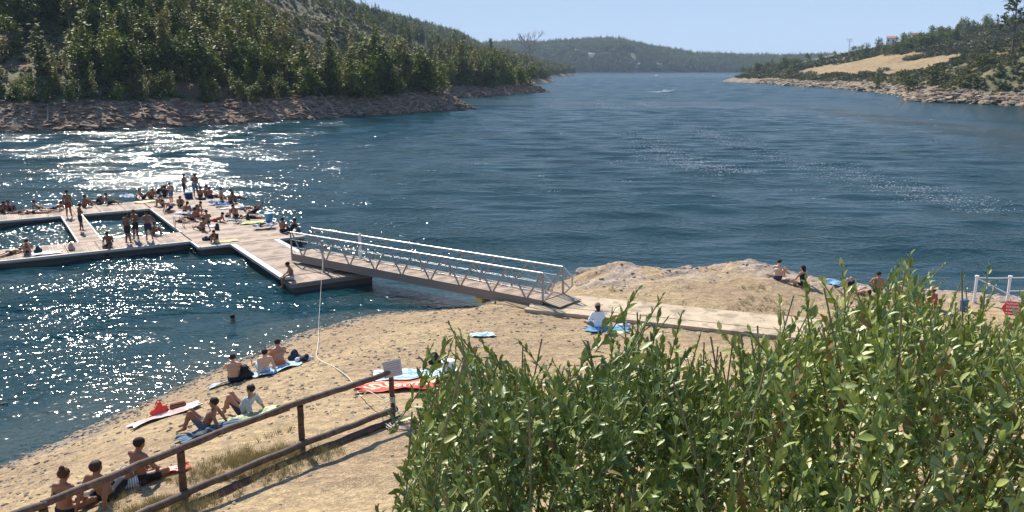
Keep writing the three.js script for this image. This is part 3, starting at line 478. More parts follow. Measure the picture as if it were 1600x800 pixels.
{
  const g = thing('log_fence', 'rustic brown log fence running along the beach in the foreground', 'fence');
  const topP = fencePosts.map(([x, z], i) => V(x, landH(x, z) + [1.12, 1.1, 1.08, 1.06, 1.05][i], z));
  fencePosts.forEach(([x, z], i) => part('post', log(V(x, landH(x, z) - 0.4, z), V(x, topP[i].y - (i ? 0.05 : -0.02), z), i ? 0.065 : 0.06, 20 + i), logMat, g));
  for (let i = 0; i + 1 < topP.length; i++) { const a = topP[i], b = topP[i + 1]; part('top_rail', log(a.clone().add(V(0, 0.02, 0)).lerp(b, i ? -0.012 : 0.03), b.clone().add(V(0, 0.02, 0)), 0.066, 40 + i), logGrey, g); }
  for (let i = 0; i + 1 < topP.length; i++) {
    const [x0, z0] = fencePosts[i], [x1, z1] = fencePosts[i + 1]; const sx = 0.1, sz = 0.08;
    part('bottom_log', log(V(x0 + sx, landH(x0, z0) + 0.26, z0 + sz), V(x1 + sx, landH(x1, z1) + 0.26, z1 + sz), 0.068, 60 + i), logGrey, g);
    part('bottom_log', log(V(x0 + sx * 2.2, landH(x0, z0) + 0.06, z0 + sz * 2.2), V(x1 + sx * 2.2, landH(x1, z1) + 0.06, z1 + sz * 2.2), 0.085, 80 + i), logMat, g);
  }
  const [x, z] = fencePosts[0], y = topP[0].y;
  const s = thing('notice_board', 'small pale notice board on the end post of the log fence', 'sign', [x, y, z], 0);
  const txt = canvasTex(512, 384, (c, w, h) => { c.fillStyle = '#b9b0ab'; c.fillRect(0, 0, w, h); c.fillStyle = '#5f5c60'; const r = rngOf(5); const lines = [[60, 20], [110, 14], [165, 20], [205, 20], [265, 14], [310, 18], [345, 10]]; for (const [yy, hh] of lines) { let xx = 40 + (yy === 60 ? 70 : 0); while (xx < w - 70 - (yy === 345 ? 150 : 0)) { const l = 14 + r() * 50; c.fillRect(xx, yy, l, hh * 0.55); xx += l + 9; } } });
  const bd = part('board', new THREE.BoxGeometry(0.46, 0.38, 0.015), std([0.6, 0.57, 0.54], 0.6), s); const face = part('printed_face', new THREE.PlaneGeometry(0.455, 0.375), std([1, 1, 1], 0.55, { map: txt }), s);
  bd.position.set(0.01, 0.1, 0.075); face.position.set(0.01, 0.1, 0.0845); s.rotation.set(-0.25, 0.62, 0, 'YXZ');
  // ropes
  const ropeMat = std([0.62, 0.55, 0.42], 0.9);
  const gy = landH(x, z), rc = [];
  for (let k = 0; k <= 60; k++) { const t = k * 0.42, rr = 0.066 + 0.003 * Math.sin(k); rc.push(V(x + Math.cos(t) * rr, gy + 0.42 + k * 0.0022, z + Math.sin(t) * rr)); }
  const rp = thing('mooring_rope', 'pale rope running from the fence post down into the lake', 'rope'); part('post_wrap', tube(rc, 0.011, 200, 5), ropeMat, rp);
  const way = [[-2.85, -18.35, 0.45], [-3.1, -18.7, 0.36], [-3.5, -19.2, 0.42], [-3.9, -20.3, 0.04], [-4.6, -22.2, 0.04], [-5.2, -23.4, 0.03], [-6.3, -25.6, 0.03], [-6.65, -27.2, 0.03], [-7.0, -28.8, 0.03]].map(([a, b, e]) => V(a, landH(a, b) + e, b));
  part('beach_run', tube(way, 0.016, 120, 6), ropeMat, rp);
  part('water_run', tube([way[way.length - 1], V(-7.5, 0.25, -31), V(-8.2, 0.5, -34.5), V(-8.95, 1.5, -38.7)], 0.007, 60, 5), ropeMat, rp);
  const coil = [], cr = rngOf(88); for (let k = 0; k <= 130; k++) { const t = k * 0.36, rr = 0.24 + 0.1 * Math.sin(k * 0.21) + 0.05 * cr(), cx = x + 0.36, cz = z + 0.6; coil.push(V(cx + Math.cos(t) * rr * 1.2, landH(cx, cz) + 0.025 + 0.035 * cr() + k * 0.0003, cz + Math.sin(t) * rr * 0.85)); }
  const rc2 = thing('rope_coil', 'loose coil of pale rope on the ground by the fence end', 'rope'); part('coil', tube(coil, 0.011, 520, 5), ropeMat, rc2);
  part('loose_end', tube([coil[0], V(x + 0.15, gy + 0.3, z + 0.3), V(x + 0.05, gy + 0.43, z + 0.08), V(x - 0.15, gy + 0.35, z + 0.3), V(x - 0.1, gy + 0.06, z + 0.55), coil[20]], 0.011, 80, 5), ropeMat, rc2);
}
// ------------------------------------------------------------------ people: one smooth surface over a posed skeleton
function surfaceNets(field, lo, hi, cell) {
  const nx = Math.ceil((hi[0] - lo[0]) / cell) + 1, ny = Math.ceil((hi[1] - lo[1]) / cell) + 1, nz = Math.ceil((hi[2] - lo[2]) / cell) + 1, F = new Float32Array(nx * ny * nz);
  for (let k = 0, q = 0; k < nz; k++) for (let j = 0; j < ny; j++) for (let i = 0; i < nx; i++, q++) F[q] = field(lo[0] + i * cell, lo[1] + j * cell, lo[2] + k * cell);
  const P = [], N = [], I = [], id = new Int32Array(nx * ny * nz).fill(-1), sx = 1, sy = nx, sz = nx * ny, off = [0, sx, sy, sx + sy, sz, sx + sz, sy + sz, sx + sy + sz];
  const E = [[0, 1], [2, 3], [4, 5], [6, 7], [0, 2], [1, 3], [4, 6], [5, 7], [0, 4], [1, 5], [2, 6], [3, 7]];
  for (let k = 0; k + 1 < nz; k++) for (let j = 0; j + 1 < ny; j++) for (let i = 0; i + 1 < nx; i++) {
    const q = i + j * sy + k * sz; let m = 0; for (let c = 0; c < 8; c++) if (F[q + off[c]] < 0) m |= 1 << c; if (m === 0 || m === 255) continue;
    let x = 0, y = 0, z = 0, n = 0; for (const [a, b] of E) if (((m >> a) & 1) !== ((m >> b) & 1)) { const fa = F[q + off[a]], fb = F[q + off[b]], t = fa / (fa - fb); x += (a & 1) + t * ((b & 1) - (a & 1)); y += ((a >> 1) & 1) + t * (((b >> 1) & 1) - ((a >> 1) & 1)); z += (a >> 2) + t * ((b >> 2) - (a >> 2)); n++; }
    id[q] = P.length / 3; P.push(lo[0] + (i + x / n) * cell, lo[1] + (j + y / n) * cell, lo[2] + (k + z / n) * cell);
    const g = (A, B) => { let s = 0; for (const c of A) s -= F[q + off[c]]; for (const c of B) s += F[q + off[c]]; return s; }; const gx = g([0, 2, 4, 6], [1, 3, 5, 7]), gy = g([0, 1, 4, 5], [2, 3, 6, 7]), gz = g([0, 1, 2, 3], [4, 5, 6, 7]), L = Math.hypot(gx, gy, gz) || 1; N.push(gx / L, gy / L, gz / L);
  }
  for (let k = 1; k + 1 < nz; k++) for (let j = 1; j + 1 < ny; j++) for (let i = 1; i + 1 < nx; i++) {
    const q = i + j * sy + k * sz, s = F[q] < 0; const quad = (a, b, c, d) => { if (a < 0 || b < 0 || c < 0 || d < 0) return; s ? I.push(a, b, c, a, c, d) : I.push(a, c, b, a, d, c); };
    if (s !== F[q + sx] < 0) quad(id[q - sy - sz], id[q - sz], id[q], id[q - sy]);
    if (s !== F[q + sy] < 0) quad(id[q - sx - sz], id[q - sx], id[q], id[q - sz]);
    if (s !== F[q + sz] < 0) quad(id[q - sx - sy], id[q - sy], id[q], id[q - sx]);
  }
  const g = new THREE.BufferGeometry(); g.setAttribute('position', new THREE.Float32BufferAttribute(P, 3)); g.setAttribute('normal', new THREE.Float32BufferAttribute(N, 3)); g.setIndex(I); return g;
}
const cap = (a, b, ra, rb = ra) => ({ a, dx: b[0] - a[0], dy: b[1] - a[1], dz: b[2] - a[2], L: Math.max(1e-9, (b[0] - a[0]) ** 2 + (b[1] - a[1]) ** 2 + (b[2] - a[2]) ** 2), ra, rb });
function cd(c, x, y, z) { const px = x - c.a[0], py = y - c.a[1], pz = z - c.a[2]; let t = (px * c.dx + py * c.dy + pz * c.dz) / c.L; t = t < 0 ? 0 : t > 1 ? 1 : t; const ex = px - c.dx * t, ey = py - c.dy * t, ez = pz - c.dz * t; return Math.sqrt(ex * ex + ey * ey + ez * ez) - c.ra - (c.rb - c.ra) * t; }
const smin = (a, b, k) => { const h = k - Math.abs(a - b); return h <= 0 ? Math.min(a, b) : Math.min(a, b) - (h * h) / (4 * k); };
function fieldOf(caps, k) { return (x, y, z) => { let d = 1e3; for (const c of caps) d = smin(d, cd(c, x, y, z), k); return d; }; }
function boundsOf(caps, pad) { const lo = [1e9, 1e9, 1e9], hi = [-1e9, -1e9, -1e9]; for (const c of caps) { const b = [c.a[0] + c.dx, c.a[1] + c.dy, c.a[2] + c.dz]; for (let k = 0; k < 3; k++) { lo[k] = Math.min(lo[k], c.a[k] - c.ra - pad, b[k] - c.rb - pad); hi[k] = Math.max(hi[k], c.a[k] + c.ra + pad, b[k] + c.rb + pad); } } return [lo, hi]; }
function blob(caps, k, cell) { const [lo, hi] = boundsOf(caps, cell * 2.5); return surfaceNets(fieldOf(caps, k), lo, hi, cell); }
const A3 = (v) => [v.x, v.y, v.z], MIR = (p, s) => [p[0] * s, p[1], p[2]];
// poses: joints for the right side (+x); arrays of two give right and left separately. y up, facing +z, ground at y = 0.
const POSES = {
  stand: { pel: [0, 0.93, 0], che: [0, 1.24, 0.01], nek: [0, 1.44, 0], hed: [0, 1.6, 0.03], look: [0, 0, 1], hip: [0.09, 0.9, 0], kne: [[0.1, 0.49, 0.03], [0.11, 0.49, 0.0]], ank: [[0.12, 0.08, -0.02], [0.14, 0.08, 0.06]], toe: [0.02, -0.05, 0.16], sho: [0.18, 1.39, 0], elb: [0.24, 1.12, -0.03], wri: [0.24, 0.88, 0.08] },
  akimbo: { pel: [0, 0.93, 0], che: [0, 1.24, 0], nek: [0, 1.44, -0.01], hed: [0, 1.6, 0.03], look: [0.3, 0, 1], hip: [0.09, 0.9, 0], kne: [[0.1, 0.49, 0.03], [0.14, 0.49, 0.03]], ank: [[0.1, 0.08, -0.03], [0.2, 0.08, 0.05]], toe: [0.03, -0.05, 0.15], sho: [0.18, 1.39, 0], elb: [0.36, 1.17, -0.08], wri: [0.17, 1.02, 0.04] },
  folded: { pel: [0, 0.93, 0], che: [0, 1.24, 0], nek: [0, 1.43, 0.01], hed: [0, 1.58, 0.06], look: [0, -0.2, 1], hip: [0.09, 0.9, 0], kne: [0.1, 0.49, 0.03], ank: [[0.1, 0.08, -0.02], [0.13, 0.08, 0.05]], toe: [0.03, -0.05, 0.15], sho: [0.18, 1.39, 0.01], elb: [0.22, 1.13, 0.06], wri: [[-0.04, 1.14, 0.2], [-0.06, 1.2, 0.18]] },
  reach: { pel: [0, 0.93, 0], che: [0, 1.24, 0.02], nek: [0, 1.43, 0.02], hed: [0, 1.58, 0.08], look: [0, -0.3, 1], hip: [0.09, 0.9, 0], kne: [0.1, 0.49, 0.04], ank: [[0.1, 0.08, -0.04], [0.12, 0.08, 0.08]], toe: [0.02, -0.05, 0.16], sho: [0.18, 1.39, 0.02], elb: [0.22, 1.14, 0.1], wri: [0.14, 1.14, 0.33] },
  knees: { pel: [0, 0.12, 0], che: [0, 0.42, 0.02], nek: [0, 0.6, 0.06], hed: [0, 0.75, 0.12], look: [0, -0.1, 1], hip: [0.09, 0.12, 0.02], kne: [[0.13, 0.5, 0.36], [0.14, 0.48, 0.38]], ank: [[0.12, 0.08, 0.46], [0.13, 0.08, 0.5]], toe: [0.03, -0.05, 0.15], sho: [0.18, 0.56, 0.06], elb: [0.26, 0.4, 0.24], wri: [0.12, 0.46, 0.43] },
  hug: { pel: [0, 0.12, 0], che: [0, 0.4, 0.06], nek: [0, 0.55, 0.13], hed: [0, 0.67, 0.22], look: [0, -0.5, 1], hip: [0.09, 0.12, 0.02], kne: [0.13, 0.48, 0.36], ank: [0.12, 0.08, 0.4], toe: [0.03, -0.05, 0.15], sho: [0.17, 0.52, 0.12], elb: [0.26, 0.34, 0.28], wri: [[0.02, 0.3, 0.46], [-0.06, 0.32, 0.46]] },
  back: { pel: [0, 0.11, 0], che: [0, 0.4, -0.14], nek: [0, 0.56, -0.2], hed: [0, 0.71, -0.19], look: [0, 0, 1], hip: [0.09, 0.11, 0.03], kne: [[0.12, 0.2, 0.44], [0.14, 0.3, 0.4]], ank: [[0.14, 0.07, 0.82], [0.16, 0.08, 0.72]], toe: [0.03, 0.12, 0.08], sho: [0.18, 0.52, -0.19], elb: [0.25, 0.28, -0.34], wri: [0.27, 0.05, -0.42] },
  backKnees: { pel: [0, 0.11, 0], che: [0, 0.38, -0.17], nek: [0, 0.53, -0.26], hed: [0, 0.68, -0.26], look: [0, 0.05, 1], hip: [0.09, 0.11, 0.03], kne: [[0.12, 0.5, 0.3], [0.13, 0.46, 0.34]], ank: [[0.13, 0.08, 0.46], [0.14, 0.08, 0.52]], toe: [0.03, -0.05, 0.15], sho: [0.18, 0.49, -0.24], elb: [0.26, 0.25, -0.36], wri: [0.27, 0.05, -0.46] },
  cross: { pel: [0, 0.12, 0], che: [0, 0.42, 0.0], nek: [0, 0.6, 0.02], hed: [0, 0.75, 0.06], look: [0, -0.1, 1], hip: [0.1, 0.12, 0.02], kne: [0.36, 0.17, 0.3], ank: [[-0.12, 0.08, 0.34], [-0.1, 0.08, 0.26]], toe: [-0.12, -0.02, 0.06], sho: [0.18, 0.56, 0.01], elb: [0.27, 0.32, 0.1], wri: [0.2, 0.2, 0.32] },
  prone: { pel: [0, 0.12, 0], che: [0, 0.13, 0.32], nek: [0, 0.14, 0.5], hed: [0.02, 0.14, 0.66], look: [0.9, -0.3, 0.1], hip: [0.09, 0.11, -0.03], kne: [0.12, 0.07, -0.47], ank: [[0.13, 0.07, -0.9], [0.16, 0.07, -0.9]], toe: [0.02, -0.03, -0.15], sho: [0.17, 0.12, 0.46], elb: [0.34, 0.05, 0.56], wri: [0.2, 0.05, 0.78] },
  elbows: { pel: [0, 0.12, 0], che: [0, 0.24, 0.3], nek: [0, 0.37, 0.44], hed: [0, 0.5, 0.52], look: [0, -0.1, 1], hip: [0.09, 0.11, -0.03], kne: [0.12, 0.07, -0.47], ank: [[0.1, 0.07, -0.9], [0.16, 0.12, -0.88]], toe: [0.02, -0.03, -0.15], sho: [0.18, 0.3, 0.42], elb: [0.22, 0.05, 0.46], wri: [0.1, 0.05, 0.7] },
  heels: { pel: [0, 0.12, 0], che: [0, 0.24, 0.3], nek: [0, 0.37, 0.44], hed: [0, 0.5, 0.52], look: [0, -0.1, 1], hip: [0.09, 0.11, -0.03], kne: [0.12, 0.07, -0.47], ank: [[0.1, 0.46, -0.6], [0.12, 0.5, -0.52]], toe: [0.02, 0.14, -0.04], sho: [0.18, 0.3, 0.42], elb: [0.22, 0.05, 0.46], wri: [0.1, 0.05, 0.7] },
  supine: { pel: [0, 0.11, 0], che: [0, 0.13, -0.32], nek: [0, 0.13, -0.5], hed: [0, 0.14, -0.66], look: [0, 1, 0.15], hip: [0.09, 0.11, 0.03], kne: [[0.12, 0.1, 0.47], [0.14, 0.14, 0.46]], ank: [[0.14, 0.07, 0.9], [0.18, 0.07, 0.88]], toe: [0.05, 0.14, 0.05], sho: [0.18, 0.12, -0.46], elb: [0.3, 0.07, -0.22], wri: [0.3, 0.06, 0.04] },
  supineKnees: { pel: [0, 0.11, 0], che: [0, 0.13, -0.32], nek: [0, 0.14, -0.5], hed: [0, 0.16, -0.65], look: [0, 1, 0.2], hip: [0.09, 0.11, 0.03], kne: [[0.11, 0.5, 0.27], [0.14, 0.48, 0.3]], ank: [[0.12, 0.08, 0.42], [0.15, 0.08, 0.46]], toe: [0.03, -0.05, 0.15], sho: [0.18, 0.12, -0.46], elb: [0.32, 0.08, -0.24], wri: [[0.1, 0.22, -0.08], [0.28, 0.06, 0.02]] },
  legsUp: { pel: [0, 0.12, 0], che: [0, 0.13, -0.32], nek: [0, 0.14, -0.5], hed: [0, 0.16, -0.65], look: [0, 1, 0.2], hip: [0.09, 0.12, 0.03], kne: [[0.11, 0.42, 0.34], [0.13, 0.4, 0.36]], ank: [[0.11, 0.72, 0.64], [0.14, 0.62, 0.7]], toe: [0.0, 0.14, -0.02], sho: [0.18, 0.12, -0.46], elb: [0.32, 0.08, -0.24], wri: [0.1, 0.2, -0.1] },
  edge: { pel: [0, 0.12, 0], che: [0, 0.42, 0.03], nek: [0, 0.59, 0.08], hed: [0, 0.73, 0.15], look: [0, -0.4, 1], hip: [0.09, 0.12, 0.03], kne: [0.13, 0.12, 0.46], ank: [[0.12, -0.28, 0.46], [0.15, -0.28, 0.42]], toe: [0.03, -0.08, 0.13], sho: [0.18, 0.55, 0.07], elb: [0.25, 0.32, 0.12], wri: [0.16, 0.2, 0.36] },
  bend: { pel: [0, 0.86, -0.1], che: [0, 1.0, 0.24], nek: [0, 0.98, 0.45], hed: [0, 0.9, 0.58], look: [0, -1, 0.4], hip: [0.09, 0.84, -0.08], kne: [[0.1, 0.46, 0.02], [0.11, 0.46, 0.08]], ank: [[0.11, 0.08, -0.08], [0.13, 0.08, 0.06]], toe: [0.02, -0.05, 0.16], sho: [0.18, 0.97, 0.4], elb: [0.22, 0.7, 0.42], wri: [0.16, 0.45, 0.5] },
  kneel: { pel: [0, 0.34, -0.08], che: [0, 0.56, 0.14], nek: [0, 0.66, 0.3], hed: [0, 0.74, 0.43], look: [0, -0.5, 1], hip: [0.09, 0.32, -0.06], kne: [0.12, 0.07, 0.3], ank: [0.12, 0.07, -0.16], toe: [0.0, -0.03, -0.15], sho: [0.18, 0.62, 0.26], elb: [0.23, 0.34, 0.3], wri: [0.18, 0.07, 0.4] },
  lunge: { pel: [0, 0.12, 0], che: [0, 0.02, 0.34], nek: [0, -0.1, 0.48], hed: [0, -0.22, 0.58], look: [0, -0.6, 0.8], hip: [0.09, 0.12, -0.02], kne: [0.12, 0.08, -0.45], ank: [0.13, 0.07, -0.86], toe: [0.02, -0.03, -0.15], sho: [0.17, -0.06, 0.44], elb: [0.24, -0.26, 0.58], wri: [0.14, -0.42, 0.66] },
  swim: { pel: [0, -0.62, -0.12], che: [0, -0.28, -0.03], nek: [0, -0.06, 0], hed: [0, 0.1, 0.03], look: [0, 0, 1], hip: [0.09, -0.66, -0.14], kne: [0.12, -1.05, -0.1], ank: [0.12, -1.42, -0.3], toe: [0.0, -0.1, -0.1], sho: [0.17, -0.1, 0.01], elb: [0.38, -0.06, 0.14], wri: [0.5, -0.04, 0.34] },
};
const skin = [[0.5, 0.28, 0.175], [0.4, 0.2, 0.115], [0.28, 0.13, 0.07], [0.2, 0.088, 0.05], [0.6, 0.39, 0.27]].map((c) => phys(c, 0.5, { specularIntensity: 0.6 }));
const cloth = {}; const clothMat = (c) => (cloth[c] ??= std(new THREE.Color(c), 0.85));
const eyeMat = std([0.02, 0.015, 0.012], 0.25);
// person(label, [x,y,z], turn, pose, { s: size, skin: n, hair: css, shorts: css, top: 'none' | 'bikini' | 'shirt', ... })
function person(label, pos, turn, poseName, o = {}, group) {
  const J = POSES[poseName], j = rngOf(Math.round(pos[0] * 131 + pos[2] * 977)), jit = (p, a = 0.025) => p.map((v) => v + (j() - 0.5) * a * 2), pick = (q, i) => (Array.isArray(q[0]) ? q[i] : q);
  const fem = o.fem ? 1 : 0, cell = o.near ? 0.016 : 0.026, slim = o.slim ?? (fem ? 0.92 : 1);
  const bodyCaps = [], thigh = [], armC = []; const side = [];
  for (const i of [0, 1]) {
    const s = i ? -1 : 1, still = /stand|akimbo|folded|reach|bend/.test(poseName) ? 0.006 : 0.02;
    const mir = (q) => MIR(pick(q, i), s);
    const hip = mir(J.hip), kne = jit(mir(J.kne), still), ank = jit(mir(J.ank), poseName === 'stand' ? 0.004 : 0.012), sho = mir(J.sho).map((v, k) => (k === 0 ? v * (fem ? 0.9 : 1.03) : v)), elb = jit(mir(J.elb), 0.02), wri = jit(mir(J.wri), 0.012), t = MIR(J.toe, s), toe = ank.map((v, k) => v + t[k]), heel = ank.map((v, k) => v - t[k] * 0.25);
    thigh.push({ hip, kne }); side.push({ sho, elb, wri });
    bodyCaps.push(cap(hip, kne, 0.083 * slim, 0.054 * slim), cap(kne, kne.map((v, k) => lerp(v, ank[k], 0.35)), 0.052 * slim, 0.055 * slim), cap(kne.map((v, k) => lerp(v, ank[k], 0.3)), ank, 0.056 * slim, 0.036 * slim), cap(heel, toe, 0.036, 0.026));
    armC.push(cap(sho, elb, 0.053 * slim, 0.039 * slim), cap(elb, wri, 0.04 * slim, 0.027 * slim));
  }
  const mid = J.pel.map((v, k) => lerp(v, J.che[k], 0.5)), ribs = J.che, up = V(...J.nek).sub(V(...J.che)).normalize();
  const latS = V(...side[0].sho).sub(V(...side[1].sho)).multiplyScalar(0.5), shc = V(...side[0].sho).add(V(...side[1].sho)).multiplyScalar(0.5);
  const lat = latS.clone().normalize(), at = (c, q) => A3(V(...c).addScaledVector(lat, q));
  const torso = [cap(at(J.pel, 0.065), at(J.pel, -0.065), (0.1 + 0.008 * fem) * slim), cap(at(mid, 0.045), at(mid, -0.045), 0.092 * slim), cap(at(ribs, 0.065), at(ribs, -0.065), 0.108 * slim), cap(A3(shc.clone().addScaledVector(latS, 0.62)), A3(shc.clone().addScaledVector(latS, -0.62)), 0.066 * slim), cap(J.pel, ribs, 0.095 * slim, 0.1 * slim)];
  const fwd = new THREE.Vector3().crossVectors(lat, up).normalize(); if (fwd.dot(V(...J.look)) < -0.2) fwd.negate();
  if (fem) for (const q of [0.065, -0.065]) torso.push(cap(A3(V(...at(ribs, q)).addScaledVector(fwd, 0.075)), A3(V(...at(ribs, q)).addScaledVector(fwd, 0.078).addScaledVector(up, -0.02)), 0.055));
  const neckTop = J.nek.map((v, k) => lerp(v, J.hed[k], 0.55)), neck = cap(J.nek.map((v, k) => lerp(v, J.che[k], 0.1)), neckTop, 0.058 * slim, 0.05);
  const all = [...torso, neck, ...bodyCaps, ...armC];
  const f = fieldOf(all, 0.045), [lo, hi] = boundsOf(all, cell * 3); const geos = [surfaceNets(f, lo, hi, cell)];
  // head with face
  const hu = V(...J.hed).sub(V(...J.nek)).normalize(); let hf = V(...J.look).addScaledVector(hu, -V(...J.look).dot(hu)).normalize(); const hs = new THREE.Vector3().crossVectors(hu, hf).normalize(), hc = V(...J.hed);
  const hp = (s, u, w) => A3(hc.clone().addScaledVector(hs, s).addScaledVector(hu, u).addScaledVector(hf, w));
  const headCaps = [cap(hp(0, 0.03, -0.018), hp(0, 0.035, 0.022), 0.082, 0.078), cap(hp(0, -0.03, 0.035), hp(0, -0.085, 0.06), 0.06, 0.034), cap(hp(0.03, -0.02, 0.05), hp(-0.03, -0.02, 0.05), 0.042), cap(neckTop, hp(0, -0.02, -0.01), 0.048, 0.06)];
  const feat = [cap(hp(0, 0.012, 0.098), hp(0, -0.022, 0.116), 0.009, 0.013), cap(hp(0.084, 0.012, -0.005), hp(0.086, -0.022, 0.0), 0.016, 0.012), cap(hp(-0.084, 0.012, -0.005), hp(-0.086, -0.022, 0.0), 0.016, 0.012), cap(hp(0.02, -0.055, 0.088), hp(-0.02, -0.055, 0.088), 0.009)];
  const sock = [cap(hp(0.033, 0.012, 0.104), hp(0.034, 0.012, 0.106), 0.018), cap(hp(-0.033, 0.012, 0.104), hp(-0.034, 0.012, 0.106), 0.018)];
  const hField = (x, y, z) => { let d = 1e3; for (const c of headCaps) d = smin(d, cd(c, x, y, z), 0.03); for (const c of feat) d = smin(d, cd(c, x, y, z), 0.008); for (const c of sock) d = -smin(-d, cd(c, x, y, z), 0.01); return d; };
  { const c = o.near ? 0.008 : 0.014, [a, b] = boundsOf([...headCaps, ...feat], c * 3); geos.push(surfaceNets(hField, a, b, c)); }
  // hands: palm, four fingers, thumb
  side.forEach(({ elb, wri }, i) => {
    if (poseName === 'swim' && !o.near) return;
    const d = V(...wri).sub(V(...elb)).normalize(); let n = V(0, -1, 0).addScaledVector(d, d.y); if (n.lengthSq() < 0.1) n = V(0, 0, 1).addScaledVector(d, -d.z); n.normalize(); const w = new THREE.Vector3().crossVectors(d, n).normalize().multiplyScalar(i ? -1 : 1), O = V(...wri), q = (a, b, c) => A3(O.clone().addScaledVector(d, a).addScaledVector(w, b).addScaledVector(n, c));
    const caps = [cap(q(0, 0, 0), q(0.03, 0, 0), 0.026), cap(q(0.03, 0.022, 0.002), q(0.08, 0.03, 0.004), 0.016, 0.013), cap(q(0.03, 0, 0), q(0.085, 0.005, 0.002), 0.017, 0.013), cap(q(0.03, -0.02, 0.002), q(0.075, -0.028, 0.004), 0.016, 0.012)]; const fing = [];
    [[0.03, 0.07], [0.01, 0.08], [-0.01, 0.075], [-0.03, 0.058]].forEach(([b, len]) => { const m = q(0.085 + len * 0.5, b * 1.1, 0.012), e = q(0.085 + len * 0.88, b * 1.1, 0.036); fing.push(cap(q(0.08, b, 0.003), m, 0.0095, 0.0088), cap(m, e, 0.0088, 0.0075)); });
    fing.push(cap(q(0.02, 0.026, 0.006), q(0.055, 0.056, 0.018), 0.013, 0.0105), cap(q(0.055, 0.056, 0.018), q(0.085, 0.064, 0.03), 0.0105, 0.008));
    const hf2 = (x, y, z) => { let s = 1e3; for (const c of caps) s = smin(s, cd(c, x, y, z), 0.012); for (const c of fing) s = smin(s, cd(c, x, y, z), 0.003); return s; }; const c = o.near ? 0.0055 : 0.009, [a, b] = boundsOf([...caps, ...fing], c * 3); geos.push(surfaceNets(hf2, a, b, c));
  });
  const g = thing('person', label, 'person', pos, turn, group); g.scale.setScalar(o.s ?? 1);
  part('body', mergeGeometries(geos), skin[o.skin ?? 2], g);
  // hair: a shell over the skull, open at the face
  if (o.hair !== null) {
    const long = o.long ? 1 : 0, c = o.near ? 0.011 : 0.018, hairCaps = [cap(hp(0, 0.04, -0.02), hp(0, 0.045, 0.018), 0.098, 0.09)]; if (long) hairCaps.push(cap(hp(0, 0.02, -0.05), hp(0, -0.14, -0.06), 0.085, 0.06), cap(hp(0, -0.12, -0.06), hp(0, -0.24, -0.05), 0.058, 0.03)); if (o.bun) hairCaps.push(cap(hp(0, 0.12, -0.06), hp(0, 0.14, -0.07), 0.045));
    const p0 = hc.clone().addScaledVector(hf, 0.045).addScaledVector(hu, 0.03), pn = hf.clone().addScaledVector(hu, -0.75).normalize(), q0 = hc.clone().addScaledVector(hu, -0.045), HF = (x, y, z) => { let d = 1e3; for (const k of hairCaps) d = smin(d, cd(k, x, y, z), 0.02); d += 0.012 * (noise2(x * 60 + z * 40, y * 60, 3) - 0.5); const cut = (x - p0.x) * pn.x + (y - p0.y) * pn.y + (z - p0.z) * pn.z; d = Math.max(d, cut); if (!long) d = Math.max(d, -((x - q0.x) * hu.x + (y - q0.y) * hu.y + (z - q0.z) * hu.z)); return d; };
    const [a, b] = boundsOf(hairCaps, c * 3); part('hair', surfaceNets(HF, a, b, c), clothMat(o.hair ?? '#1a1410'), g);
  }
  if (o.hat) { const br = new THREE.CylinderGeometry(0.19, 0.2, 0.02, 20), cr = new THREE.SphereGeometry(0.108, 16, 10, 0, 6.283, 0, 1.75).scale(1, 1.05, 1.05); const h = mergeGeometries([o.cap ? new THREE.CylinderGeometry(0.1, 0.11, 0.02, 16).scale(0.9, 1, 1).translate(0, -0.005, 0.1) : br, cr.toNonIndexed ? cr : cr]); h.applyMatrix4(new THREE.Matrix4().makeBasis(hs, hu, hf).setPosition(hc.clone().addScaledVector(hu, 0.065))); part(o.cap ? 'cap' : 'hat', h, clothMat(o.hat), g); }
  const garment = (name, caps, k, color, clip) => { const c = o.near ? 0.015 : 0.024, base = fieldOf(caps, k), F = clip ? (x, y, z) => Math.max(base(x, y, z), clip(x, y, z)) : base, [a, b] = boundsOf(caps, c * 3); part(name, surfaceNets(F, a, b, c), clothMat(color), g); };
  const fat = (c, e, e2 = e) => ({ ...c, ra: c.ra + e, rb: c.rb + e2 });
  if (o.shorts !== null) {
    const len = o.brief ? 0.14 : o.len ?? 0.6; const cs = [fat(torso[0], 0.014)]; if (!o.brief) cs.push(cap(J.pel, J.pel.map((v, k) => lerp(v, J.che[k], 0.22)), 0.1 * slim + 0.012)); thigh.forEach(({ hip, kne }) => cs.push(cap(hip, hip.map((v, k) => lerp(v, kne[k], len)), 0.083 * slim + 0.016, (0.083 - 0.028 * len) * slim + (o.brief ? 0.01 : 0.026))));
    const su = V(...J.che).sub(V(...J.pel)).normalize(), wp = V(...J.pel).addScaledVector(su, o.brief ? 0.05 : 0.085); const clip = (x, y, z) => (x - wp.x) * su.x + (y - wp.y) * su.y + (z - wp.z) * su.z;
    garment(o.brief ? 'swim_briefs' : o.long2 ? 'trousers' : 'swim_shorts', cs, 0.04, o.shorts ?? '#1c2230', clip);
  }
  if (o.top === 'bikini' || o.top === 'suit') {
    const cs = torso.map((c) => fat(c, 0.009)), w0 = V(...ribs).addScaledVector(up, o.top === 'suit' ? 0.03 : 0.012), hh = o.top === 'suit' ? 0.085 : 0.03; const clip = (x, y, z) => Math.abs((x - w0.x) * up.x + (y - w0.y) * up.y + (z - w0.z) * up.z) - hh;
    garment('bikini_top', cs, 0.045, o.topColor ?? o.shorts ?? '#20222c', o.top === 'suit' ? (x, y, z) => ((x - w0.x) * up.x + (y - w0.y) * up.y + (z - w0.z) * up.z) - hh : clip);
  }
